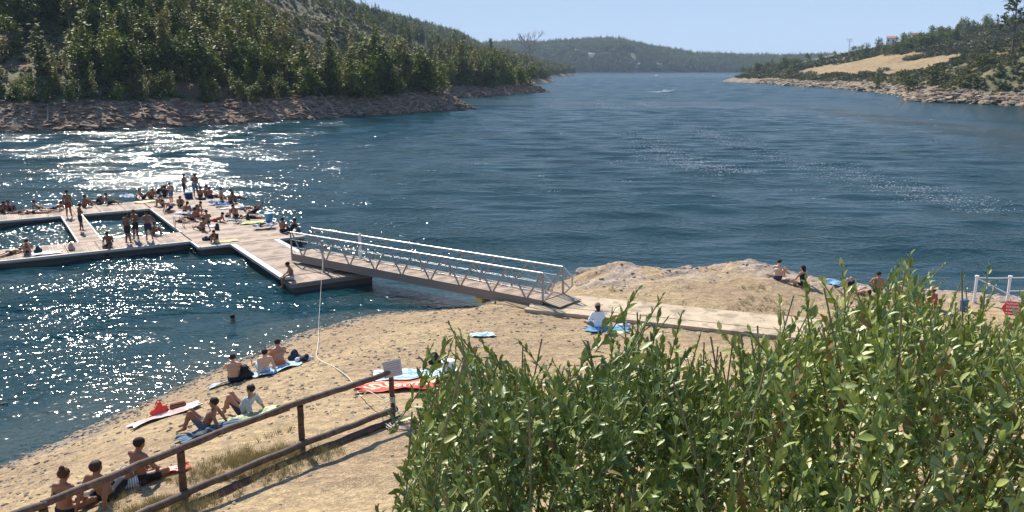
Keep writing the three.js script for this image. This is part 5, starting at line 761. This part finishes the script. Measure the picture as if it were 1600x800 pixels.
// white rope fence and red sign on the right
{
  const white = std([0.78, 0.77, 0.74], 0.5), pts = [[17.95, -31.25], [19.3, -31.35], [20.7, -31.4]].map(([x, z]) => V(x, landH(x, z), z));
  const g = thing('rope_fence', 'white post and rope barrier at the shore behind the bush', 'fence');
  for (const p of pts) { const q = part('post', rod(p.clone().add(V(0, -0.3, 0)), p.clone().add(V(0, 1.0, 0)), 0.05, 0.05, 12), white, g); part('cap', new THREE.CylinderGeometry(0.075, 0.075, 0.06, 14).translate(p.x, p.y + 1.03, p.z), white, q); }
  for (let i = 0; i + 1 < pts.length; i++) for (const h of [0.98, 0.45]) if (h > 0.9 || i) part('rope', tube([pts[i].clone().add(V(0, h, 0)), pts[i].clone().lerp(pts[i + 1], 0.5).add(V(0, h - 0.02, 0)), pts[i + 1].clone().add(V(0, h, 0))], 0.02, 16, 6), white, g);
  part('stay_rope', tube([pts[0].clone().add(V(0, 0.96, 0.03)), pts[0].clone().add(V(0.35, 0.78, 0.25)), pts[0].clone().add(V(1.25, 0.3, 0.9))], 0.02, 16, 6), white, g); part('knot', new THREE.SphereGeometry(0.05, 10, 8).scale(1, 1.3, 1).translate(pts[0].x + 0.36, pts[0].y + 0.76, pts[0].z + 0.26), white, g);
  const x = 18.12, z = -29.3, y = landH(x, z), s = thing('warning_sign', 'red warning sign with white lettering at the right edge', 'sign', [x, y, z], -0.35);
  const t = canvasTex(512, 288, (c, w, h) => { c.fillStyle = '#d8403f'; c.fillRect(0, 0, w, h); c.fillStyle = '#f7efe9'; c.font = 'bold 50px sans-serif'; ['PLATAFORMA', 'INTERDITA', 'A BANHOS'].forEach((q, i) => c.fillText(q, 70, 66 + i * 66)); for (let k = 0; k < 9; k++) c.fillRect(70 + k * 40, 236, 18 + 14 * hash2(k, 3), 20); });
  part('post', rod(V(0.35, -0.3, -0.04), V(0.35, 0.62, -0.04), 0.03, 0.03, 8), white, s);
  const sh = new THREE.Shape([[-0.5, 0], [-0.36, 0.26], [0.5, 0.26], [0.5, -0.26], [-0.36, -0.26]].map(([a, b]) => new THREE.Vector2(a, b))), gm = new THREE.ExtrudeGeometry(sh, { depth: 0.015, bevelEnabled: false }), uv = gm.attributes.uv; for (let i = 0; i < uv.count; i++) uv.setXY(i, uv.getX(i) + 0.5, uv.getY(i) / 0.52 + 0.5); gm.translate(0.28, 0.38, 0);
  part('panel', gm, std([1, 1, 1], 0.5, { map: t }), s);
}
single('drift_stick', log(V(-15.9, 0.02, -23.75), V(-15.3, 0.04, -23.7), 0.025, 5), logMat, 'stick floating in the water at the left edge', 'stick');
single('fallen_pole', log(V(-2.2, landH(-2.2, -12.4) + 0.05, -12.4), V(-0.9, landH(-0.9, -12.9) + 0.06, -12.9), 0.05, 9), logMat, 'dark wooden pole lying on the ground beside the bush', 'pole');
// ------------------------------------------------------------------ rocks, stones and dry grass
{
  const r = rngOf(501), a = [rockGeo(1), rockGeo(2), rockGeo(3, 1, 0.5)], m = std([1, 1, 1], 0.95, { map: noiseTex, flatShading: true }), L = [[], [], []];
  const along = (line, i0, i1, n, inn, H, tone, smin0) => { // rocks strewn along a shore line
    let tot = 0; const seg = []; for (let i = i0; i < i1; i++) { const l = Math.hypot(line[i + 1][0] - line[i][0], line[i + 1][1] - line[i][1]); seg.push(l); tot += l; }
    for (let k = 0; k < n; k++) { let q = r() * tot, i = 0; while (q > seg[i]) q -= seg[i++]; const t = q / seg[i], A = line[i0 + i], B = line[i0 + i + 1], o = (r() - 0.5) * 18, nx = (B[1] - A[1]) / seg[i], nz = -(B[0] - A[0]) / seg[i], x = lerp(A[0], B[0], t) + nx * o, z = lerp(A[1], B[1], t) + nz * o, s = inn(x, z), w = r(), u = r(), e = r(), ra = r(), rb = r(); if (s < -0.5 || s > 8.5) continue; const y = H(x, z); if (y < -0.2 || !inView(x, y, z, 0.02)) continue;
      const sc = smin0 + (smin0 * 3.2) * Math.pow(u, 4), g = 0.55 + 0.8 * e; L[k % 3].push([mx(x, y + sc * 0.08, z, sc * 1.5, ra * 6.28, (rb - 0.5) * 0.5, 0.2, sc * 0.55, sc * 0.9), lin((tone[0] + 0.05 * w) * g, (tone[1] + 0.06 * w) * g, (tone[2] + 0.06 * w) * g)]); }
  };
  along(leftShore, 1, 15, 15000, leftIn, leftH, [0.38, 0.225, 0.135], 0.19); along(rightShore, 1, 8, 11000, rightIn, rightH, [0.44, 0.33, 0.22], 0.34);
  L.forEach((l, i) => instances('bank_rocks', a[i], m, l, 'loose rocks covering the banks of the lake', 'rocks'));
  const B = [[], [], []];
  for (let k = 0; k < 60000; k++) { // beach stones
    const x = -16 + r() * 40, z = -41 + r() * 31, s = shoreIn(x, z); if (s < -1.2) continue; const y = landH(x, z); if (!inView(x, y, z, 0.02) || pathDist(x, z) < 1.3) continue;
    const wet = Math.exp(-((s - 0.25) ** 2) / 0.25), rk = rockiness(x, z), left = x < 1.5 && s < 9 ? 0.5 : 0.1; if (r() > wet * 0.95 + rk * 0.1 + left * (0.3 + 0.7 * sstep(fbm(x * 0.6, z * 0.6, 3, 171), 0.4, 0.6))) continue;
    const sc = 0.014 + 0.045 * Math.pow(r(), 3) + (rk > 0.3 ? 0.09 * Math.pow(r(), 5) : 0) + wet * 0.03 * r(), t = 0.6 + 0.6 * r(), dark = r() < wet * 0.6 ? 0.5 : 1;
    B[k % 3].push([mx(x, y + sc * 0.2, z, sc * 1.3, r() * 6.28, (r() - 0.5), 0.2, sc * 0.7, sc), lin(0.56 * t * dark, 0.45 * t * dark, 0.33 * t * dark)]);
  }
  console.log('stones', B.map((q) => q.length).join(' '));
  B.forEach((l, i) => instances('beach_stones', a[i], m, l, 'scattered small stones on the beach', 'stones'));
  // larger boulders at the tip of the rocky shore
  [[6.9, -38.9, 0.4, 'long dark boulder lying on the crest of the rocky shore'], [8.3, -38.6, 0.28, 'small rounded boulder right of the long dark one'], [9.9, -38.9, 0.22, 'small dark boulder left of the pale rock hump'], [12.6, -38.4, 0.3, 'boulder right of the pale rock hump at the waterline'], [3.4, -38.4, 0.32, 'boulder at the waterline beyond the gangway end']].forEach(([x, z, s, l], i) => { const b = single('boulder', rockGeo(30 + i, 2, 0.6), std([0.4, 0.34, 0.29], 0.95, { map: noiseTex }), l, 'boulder'); b.position.set(x, landH(x, z) + s * 0.15, z); b.scale.set(s * 1.7, s, s); b.rotation.y = i; });
  // dry grass by the fence
  const P = [], rr = rngOf(77); for (let k = 0; k < 9; k++) { const an = rr() * 6.28, d = rr() * 0.05, h = 0.1 + rr() * 0.16, ln = 0.05 + rr() * 0.08, x = Math.cos(an) * d, z = Math.sin(an) * d, w = 0.004; P.push(x - w, 0, z, x + w, 0, z + w, x + Math.cos(an) * ln, h, z + Math.sin(an) * ln); }
  const tuft = new THREE.BufferGeometry(); tuft.setAttribute('position', new THREE.Float32BufferAttribute(P, 3)); tuft.computeVertexNormals(); const gl = [];
  for (let k = 0; k < 5200; k++) { const t = r() * 4, i = Math.min(3, Math.floor(t)), [x0, z0] = fencePosts[i], [x1, z1] = fencePosts[i + 1], o = (r() + r() - 0.75) * 1.5, x = lerp(x0, x1, t - i) - o * 0.85 + (r() - 0.5) * 0.3, z = lerp(z0, z1, t - i) - o * 0.5; if (i === 0 && t < 0.45) continue; if (fbm(x * 1.3, z * 1.3, 3, 181) < 0.5) continue; const c = 0.7 + 0.6 * r(); gl.push([mx(x, landH(x, z) - 0.01, z, 0.5 + 0.7 * r(), r() * 6.28), r() < 0.65 ? lin(0.42 * c, 0.34 * c, 0.15 * c) : lin(0.28 * c, 0.27 * c, 0.1 * c)]); }
  for (let k = 0; k < 2600; k++) { const x = 4 + r() * 12, z = -34 + r() * 4.5; if (pathDist(x, z) < 1.5 || fbm(x * 1.1, z * 1.1, 3, 183) < 0.56) continue; const c = 0.7 + 0.5 * r(); gl.push([mx(x, landH(x, z) - 0.01, z, 0.45 + 0.5 * r(), r() * 6.28), lin(0.3 * c, 0.26 * c, 0.11 * c)]); }
  instances('dry_grass', tuft, std([1, 1, 1], 0.9, { side: THREE.DoubleSide }), gl, 'dry grass tufts on the beach ground', 'grass');
}
// bleached trunks lying on the left bank
{
  const r = rngOf(611), pale = std([0.5, 0.44, 0.36], 0.9, { map: logTex }), dark = std([0.2, 0.15, 0.11], 0.9, { map: logTex });
  const spots = [[-62, -143, 0], [-57.5, -147.8, 1], [-44, -161, 0], [-36.5, -173.5, 0], [-33, -177.5, 1], [-29.5, -181.5, 0], [-26, -186, 0], [-22.2, -190.6, 0], [-21, -191.5, 1], [-17.5, -197, 0], [-14, -202.5, 0], [-47, -157.4, 1], [-40, -167.8, 0], [-75, -136.3, 0]];
  spots.forEach(([x, z, t], i) => { const y = Math.max(0, leftH(x - 1, z - 1)), dx = (r() - 0.5) * 5 - 1.5, dz = -2.5 - r() * 2, L = 0.8 + r() * 0.5, b = V(x + dx * L, Math.max(y, leftH(x + dx * L, z + dz * L)) + 0.5 + r() * 1.6, z + dz * L); const g = thing('dead_log', t ? 'dark dead trunk lying down the left bank' : 'bleached dead trunk lying down the left bank', 'trunk', [0, 0, 0], 0, t ? 'dark dead trunks on the left bank' : 'bleached dead trunks on the left bank'); part('stem', rod(V(x, y - 0.1, z), b, 0.13, 0.06, 7), t ? dark : pale, g); part('branch', rod(V(x, y, z).lerp(b, 0.6), V(x, y, z).lerp(b, 0.6).add(V((r() - 0.5) * 1.5, 0.9, -0.5)), 0.05, 0.02, 5), t ? dark : pale, g); });
}
// ------------------------------------------------------------------ landmark trees on the skylines
{
  const ridgeL = (k, z0, z1) => { let b = [0, z0], m = -9; for (let z = z0; z > z1; z -= 4) { const e = (leftH(k * -z, z) - 10) / -z; if (e > m) { m = e; b = [k * -z, z]; } } return b; };
  const lt = (k, name, x, z, s, label, sy) => plantTree(k, name, x, leftH(x, z) - 0.2, z, s, x, label, undefined, sy);
  lt('pine', 'pine_tree', ...ridgeL(-0.0245, -340, -560), 1.0, 'tall sparse pine standing out on the left skyline above the headland'); lt('pineB', 'pine_tree', ...ridgeL(-0.085, -260, -420), 0.6, 'dark pine on the shrub slope of the left hill'); lt('pineB', 'pine_tree', -22, -410, 0.6, 'bushy dark pine left of the tall skyline pine'); lt('coneB', 'dark_tree', 1, -372, 1.6, 'large dark tree on the near end of the headland', 1.5); lt('coneB', 'dark_tree', -6, -352, 1.5, 'large dark tree behind the rocky headland shore', 1.4);
  const ridgeAt = (k) => { let b = [0, -300], m = -9; for (let z = -260; z > -600; z -= 4) { const e = (rightH(k * -z, z) - 10) / -z; if (e > m) { m = e; b = [k * -z, z]; } } return b; };
  const rt = (k, name, x, z, s, label, sy) => plantTree(k, name, x, rightH(x, z) - 0.3, z, s, z, label, undefined, sy);
  rt('pine', 'pine_tree', 170, -292, 1.8, 'tallest pine at the right edge, left one of the pair', 1.75); rt('pineB', 'pine_tree', 177, -291, 1.8, 'tallest pine at the right edge, right one of the pair', 1.8); rt('pineB', 'pine_tree', 183, -296, 1.3, 'tall pine cut by the right edge of the photo', 1.4); rt('broadA', 'leaning_tree', ...ridgeAt(0.523), 1.5, 'lone tree on the right skyline left of the tall pines', 1.6); rt('broadA', 'broad_tree', ...ridgeAt(0.548), 1.5, 'low broad tree between the lone tree and the tall pines'); rt('broadA', 'broad_tree', ...ridgeAt(0.455), 1.3, 'broad tree between the two white houses'); rt('broadA', 'broad_tree', ...ridgeAt(0.487), 1.4, 'broad tree behind the right white house'); rt('coneB', 'dark_tree', ...ridgeAt(0.425), 0.8, 'dark tree left of the left white house'); rt('coneB', 'dark_tree', 150, -350, 0.9, 'dark conical tree at the lower edge of the dry field', 1.1); rt('round', 'round_tree', 136, -292, 1.9, 'largest rounded dark bush at the foot of the right hill'); rt('round', 'round_tree', 141, -286, 2.0, 'large rounded dark bush right of the largest one'); rt('round', 'round_tree', 148, -268, 1.6, 'rounded dark tree above the bank at the right');
  // dead trees: bare trunk and branching twigs
  const bare = std([0.33, 0.29, 0.25], 0.9);
  function dead(x, y, z, h, seed, label) {
    const r = rngOf(seed), g = thing('dead_tree', label, 'tree', [x, y, z]), tw = []; part('trunk', rod(V(0, -0.5, 0), V(0.2, h * 0.8, 0), 0.34, 0.2, 7), bare, g);
    const grow = (p, d, L, rad, n) => { const e = p.clone().addScaledVector(d, L); tw.push(rod(p, e, rad, rad * 0.6, 5, true)); if (n > 0) for (let k = 0; k < 3; k++) grow(p.clone().lerp(e, 0.55 + 0.45 * r()), d.clone().add(V(r() - 0.5, (r() - 0.35) * 0.9, r() - 0.5).multiplyScalar(1.5)).normalize(), L * (0.55 + 0.25 * r()), rad * 0.7, n - 1); };
    for (let k = 0; k < 6; k++) { const a = k * 1.1 + r(); grow(V(0.2 * (0.6 + k * 0.06), h * (0.62 + k * 0.035), 0), V(Math.cos(a), 0.55 + r() * 0.5, Math.sin(a)).normalize(), h * 0.17, 0.17, 3); }
    part('branches', mergeGeometries(tw), bare, g);
  }
  dead(8, leftH(8, -398), -398, 25, 3, 'tall bare dead tree rising above the left headland'); const dl = ridgeL(-0.1, -280, -420); dead(dl[0], leftH(...dl), dl[1], 13, 5, 'slim bare tree on the shrub slope below the left skyline');
  // on the skyline: the highest-looking spot along a bearing
  const ridge = (k) => { const [x, z] = ridgeAt(k); return [x - k * 9, z + 9]; };
  // houses
  function house(label, x, y, z, w, d, h, turn, wallC, roofC, n = 2) {
    const g = thing('house', label, 'house', [x, y, z], turn), wm = std(new THREE.Color(wallC), 0.85), rm = std(new THREE.Color(roofC), 0.85), dm = std([0.08, 0.07, 0.06], 0.5);
    part('wall', new THREE.BoxGeometry(w, h + 3, d).translate(0, h / 2 - 1.5, 0), wm, g); const sh = new THREE.Shape([[-d / 2 - 0.4, 0], [d / 2 + 0.4, 0], [0, d * 0.28]].map(([a, b]) => new THREE.Vector2(a, b))); part('roof', new THREE.ExtrudeGeometry(sh, { depth: w + 0.8, bevelEnabled: false }).rotateY(Math.PI / 2).translate(-w / 2 - 0.4, h + 0.002, 0), rm, g);
    for (let k = 0; k < n; k++) part('window', new THREE.BoxGeometry(0.9, 1.1, 0.06).translate((k - (n - 1) / 2) * (w / n), h * 0.58, d / 2 + 0.025), dm, g); part('door', new THREE.BoxGeometry(0.95, 2, 0.06).translate(w * 0.08 + w / n / 2, 1, d / 2 + 0.03), dm, g);
  }
  const h1 = ridge(0.44), h2 = ridge(0.47); house('white house with terracotta roof on the right skyline', h1[0], rightH(...h1) + 2.6, h1[1], 5.5, 4.5, 4.2, -0.5, '#f2efe8', '#b8785a'); house('low white house with brown roof on the right skyline', h2[0], rightH(...h2) + 2.2, h2[1], 7.5, 5, 2.6, -0.3, '#efece4', '#8a6650', 3);
  const fh = (l, x, z, s, t) => house(l, x, farH(x, z) + 0.5, z, 9 * s, 7 * s, 4.5 * s, t, '#ece7de', '#c0a58c'); fh('left pale house on the far hillside across the lake', 165, -1790, 1.5, 0.3); fh('small pale house at the far shore left of the middle', 255, -1745, 1.2, -0.2); fh('pale house near the far shore in the middle', 300, -1752, 1.3, 0.2); fh('white house high on the far hillside at the right', 398, -1790, 1.4, -0.4); fh('small house low on the far hillside by the shore', 225, -1760, 1.0, 0.5); fh('pale house high on the far hillside at the left', 140, -1830, 1.2, 0);
  // utility poles
  function pole(label, x, z, h) { const g = thing('utility_pole', label, 'pole', [x, rightH(x, z), z]); part('mast', rod(V(0, -0.5, 0), V(0, h, 0), 0.28, 0.17, 8), std([0.42, 0.42, 0.42], 0.8), g); for (const y of [0.97, 0.86]) part('cross_arm', box(3.6, 0.22, 0.22, 0, h * y, 0), std([0.4, 0.4, 0.4], 0.8), g); for (const o of [-1.6, 0, 1.6]) part('insulator', new THREE.CylinderGeometry(0.12, 0.16, 0.5, 8).translate(o, h * 0.97 + 0.36, 0), std([0.3, 0.25, 0.2], 0.4), g); }
  pole('utility pole with crossarms on the right skyline', ...ridge(0.392), 11.5); pole('thin utility pole right of the crossarm pole', ...ridge(0.412), 7);
}
// speedboat and its wake far out on the lake
{
  const g = thing('speedboat', 'small white speedboat far out on the lake', 'boat', [64.5, 0, -349], 0.6), w = std([0.8, 0.8, 0.78], 0.35); const sh = new THREE.Shape(); sh.moveTo(-0.95, -2.6); sh.lineTo(0.95, -2.6); sh.quadraticCurveTo(1.1, 1, 0, 3.1); sh.quadraticCurveTo(-1.1, 1, -0.95, -2.6);
  part('hull', new THREE.ExtrudeGeometry(sh, { depth: 0.8, bevelEnabled: true, bevelSize: 0.12, bevelThickness: 0.12, bevelSegments: 2 }).rotateX(Math.PI / 2).translate(0, 0.85, 0), w, g); part('windscreen', box(1.5, 0.5, 0.06, 0, 1.1, 0.4).rotateX(0.0), std([0.05, 0.07, 0.08], 0.2), g); part('seat', box(1.3, 0.35, 0.5, 0, 0.98, -1.0), std([0.2, 0.15, 0.1], 0.7), g); part('outboard_motor', new THREE.CapsuleGeometry(0.25, 0.5, 4, 10).translate(0, 0.85, -2.8), std([0.04, 0.04, 0.05], 0.4), g);
  const r = rngOf(71), l = [], ball = new THREE.IcosahedronGeometry(1, 1); for (let k = 0; k < 420; k++) { const t = Math.pow(r(), 1.4) * 11, sd = (r() - 0.5) * (1.6 + t * 0.5), lx = sd, lz = 1.5 - t, c = Math.cos(0.6), s = Math.sin(0.6), sc = (0.1 + 0.3 * r()) * (1 - t / 14); l.push([mx(64.5 + lx * c + lz * s, 0.05 + r() * 0.5 * Math.max(0, 1 - t / 7), -349 - lx * s + lz * c, sc, 0, 0, 0, sc * 0.5)]); }
  instances('wake_spray', ball, std([0.9, 0.92, 0.94], 0.9), l, 'white spray and wake behind the speedboat', 'spray');
  const b = single('buoy', new THREE.SphereGeometry(0.9, 14, 10), std([0.85, 0.82, 0.78], 0.5), 'pale buoy floating far out near the far shore', 'buoy'); b.position.set(178, 0.2, -1050); b.scale.set(2.4, 1, 1.6);
}
// ------------------------------------------------------------------ foreground shrubs
{
  const leafGeo = (wid, curl) => { // elliptic leaf, folded on the midrib and curled back, base at the origin, tip at +y
    const T = [0, 0.22, 0.5, 0.78, 1], W = [0.02, 0.74, 1, 0.62, 0], P = [], I = []; T.forEach((t, k) => { const w = W[k] * wid * 0.5, z = -curl * t * t; P.push(-w, t, z + w * 0.35, 0, t, z, w, t, z + w * 0.35); if (k) { const o = (k - 1) * 3; I.push(o, o + 1, o + 3, o + 3, o + 1, o + 4, o + 1, o + 2, o + 4, o + 4, o + 2, o + 5); } });
    const g = new THREE.BufferGeometry(); g.setAttribute('position', new THREE.Float32BufferAttribute(P, 3)); g.setIndex(I); g.computeVertexNormals(); return g;
  };
  const outline = [[560, 830], [610, 790], [640, 660], [668, 590], [700, 500], [728, 478], [760, 520], [815, 550], [880, 535], [930, 528], [985, 492], [1035, 492], [1070, 530], [1130, 548], [1175, 525], [1215, 482], [1290, 455], [1330, 424], [1385, 402], [1450, 415], [1500, 440], [1545, 462], [1590, 430], [1650, 440], [1760, 470]]; // silhouette measured on the photograph, turned into metres below
  const prof = outline.map(([px, py]) => { const v = (py - 400) / 1305; return [((px - 800) / 1305) * 2.71, (v * 0.9754 + 0.2205) / (0.9754 - v * 0.2205)]; }); // [x at 2.6 m, fall per metre]
  const fall = (x) => { for (let i = 1; i < prof.length; i++) if (x < prof[i][0]) { const t = clamp((x - prof[i - 1][0]) / (prof[i][0] - prof[i - 1][0]), 0, 1); return lerp(prof[i - 1][1], prof[i][1], t); } return prof[prof.length - 1][1]; };
  const crest = (x, z) => 10 - fall((x * 2.6) / -z) * -z - 0.55 * sstep(z, -2.35, -1.55);
  const stemMat = std([0.2, 0.17, 0.09], 0.8), twigMat = phys([0.17, 0.2, 0.07], 0.6);
  function shrub(label, x0, x1, seed, shoots, leafC, wid, lenR) {
    const r = rngOf(seed), base = V((x0 + x1) / 2, landH((x0 + x1) / 2, -2.6), -2.6), g = thing('shrub', label, 'shrub', base.toArray()), wood = [], twigs = [], leaves = [];
    const geos = [leafGeo(wid, 0.1), leafGeo(wid * 0.85, 0.22), leafGeo(wid * 1.15, -0.06)], mats = [...leafC, [0.3, 0.2, 0.075]].map((c) => phys(c, 0.42, { side: THREE.DoubleSide, transmission: 0.34, thickness: 0, specularIntensity: 0.7 }));
    for (let k = 0; k < 26; k++) { // woody stems from the ground
      const x = lerp(x0, x1, r()), z = -2.0 - r() * 1.2, yt = crest(x, z) - 0.3 - 0.3 * r(), f = base.clone().add(V((r() - 0.5) * 0.5, 0, (r() - 0.5) * 0.4)); f.y = landH(f.x, f.z) - 0.05;
      const p = [f, f.clone().lerp(V(x, yt, z), 0.35).add(V((x - f.x) * 0.1, -0.1, 0)), f.clone().lerp(V(x, yt, z), 0.7).add(V(0.04 * (r() - 0.5), 0, 0.04 * (r() - 0.5))), V(x, yt, z)]; wood.push(tube(p.map((q) => q.sub(base)), 0.004 + 0.003 * r(), 10, 5));
    }
    for (let k = 0; k < shoots; k++) {
      const x = lerp(x0, x1, r()), z = -1.62 - 1.75 * Math.pow(r(), 0.85), surf = r() < 0.62; const drop = surf ? 0.05 + 0.2 * r() : 0.12 + 0.75 * r();
      const tip = V(x, crest(x, z) - drop - (surf ? 0.0 : 0.03) - 0.02 + (surf ? 0.05 * (r() - 0.6) : 0) + (r() < 0.17 ? 0.05 + 0.14 * r() : 0), z); if (r() < 0.3) tip.y = lerp(7.9, crest(x, z) - 0.15, r()); if (tip.y < 7.7) continue;
      const L = 0.2 + 0.24 * r(), lean = V((r() - 0.5) * 1.25 + (x - (x0 + x1) / 2) * 0.35, 1, (r() - 0.5) * 1.0 + 0.15).normalize(), bend = V((r() - 0.5) * 0.25, 0, (r() - 0.5) * 0.25);
      const at = (t) => tip.clone().addScaledVector(lean, -L * (1 - t)).addScaledVector(bend, L * (1 - t) * (1 - t)); twigs.push(tube([at(0), at(0.35), at(0.7), at(1)].map((q) => q.sub(base)), 0.0022, 6, 4));
      const n = Math.round(L / 0.0185), tone = Math.floor(r() * (mats.length - 1)), ph = r() * 6.28, big = 0.62 + 0.7 * r(), sere = r() < 0.05;
      for (let i = 0; i <= n; i++) {
        const t = i / n, p = at(t), dir = at(Math.min(1, t + 0.05)).sub(at(t - 0.05)).normalize(), a = ph + i * 2.4, out = new THREE.Vector3().crossVectors(dir, V(Math.cos(a), 0.01, Math.sin(a))).normalize(), ang = lerp(0.95, 0.35, t) + (r() - 0.5) * 0.7, d = dir.clone().multiplyScalar(Math.cos(ang)).addScaledVector(out, Math.sin(ang)).normalize();
        const len = lerp(lenR[0], lenR[1], r()) * big * lerp(1, 0.5, Math.pow(t, 3)) * (t < 0.1 ? 0.75 : 1), nn = dir.clone().addScaledVector(d, -dir.dot(d)).normalize(), sx = new THREE.Vector3().crossVectors(d, nn).normalize(); sx.applyAxisAngle(d, (r() - 0.5) * 0.9); const nz = new THREE.Vector3().crossVectors(sx, d);
        const m = new THREE.Matrix4().makeBasis(sx.multiplyScalar(len), d.clone().multiplyScalar(len), nz.multiplyScalar(len)).setPosition(p.clone().sub(base)); leaves.push({ m, k: Math.floor(r() * 3), c: (sere && r() < 0.6) || r() < 0.015 ? mats.length - 1 : (tone + (r() < 0.35 ? 1 : 0)) % (mats.length - 1), d: p.distanceTo(camera.position) / len, see: inView(p.x, p.y, p.z) });
      }
    }
    for (let k = 0; k < 14; k++) { const x = lerp(x0, x1, r()), z = -1.9 - r() * 1.1, y = crest(x, z) - 0.02 + 0.06 * r(), a = V(x, y, z), b = a.clone().add(V((r() - 0.5) * 0.3, -0.5, (r() - 0.5) * 0.2)); wood.push(tube([b, b.clone().lerp(a, 0.5).add(V(0.03 * (r() - 0.5), 0, 0.02)), a].map((q) => q.clone().sub(base)), 0.0028, 8, 5)); }
    part('branches', mergeGeometries(wood), stemMat, g); part('twigs', mergeGeometries(twigs), twigMat, g);
    leaves.sort((a, b) => b.see - a.see || a.d - b.d);
    leaves.slice(0, 300).forEach((l) => { const q = part('leaf', geos[l.k], mats[l.c], g); l.m.decompose(q.position, q.quaternion, q.scale); });
    const rest = leaves.slice(300); for (let k = 0; k < 3; k++) for (let c = 0; c < mats.length; c++) { const s = rest.filter((l) => l.k === k && l.c === c); if (!s.length) continue; const im = new THREE.InstancedMesh(geos[k], mats[c], s.length); s.forEach((l, i) => im.setMatrixAt(i, l.m)); im.name = 'foliage'; im.userData.kind = 'stuff'; im.castShadow = im.receiveShadow = true; g.add(im); }
    console.log('shrub leaves', leaves.length);
  }
  shrub('dark green leafy shrub in the foreground, left one of the pair', -0.52, 0.78, 801, 1250, [[0.27, 0.33, 0.075], [0.13, 0.19, 0.05], [0.36, 0.42, 0.13], [0.2, 0.26, 0.065]], 0.4, [0.038, 0.062]);
  shrub('paler green shrub filling the foreground at the right', 0.62, 1.98, 802, 1300, [[0.38, 0.44, 0.11], [0.21, 0.28, 0.075], [0.5, 0.53, 0.2], [0.3, 0.37, 0.09]], 0.47, [0.036, 0.056]);
}
renderer.render(scene, camera);
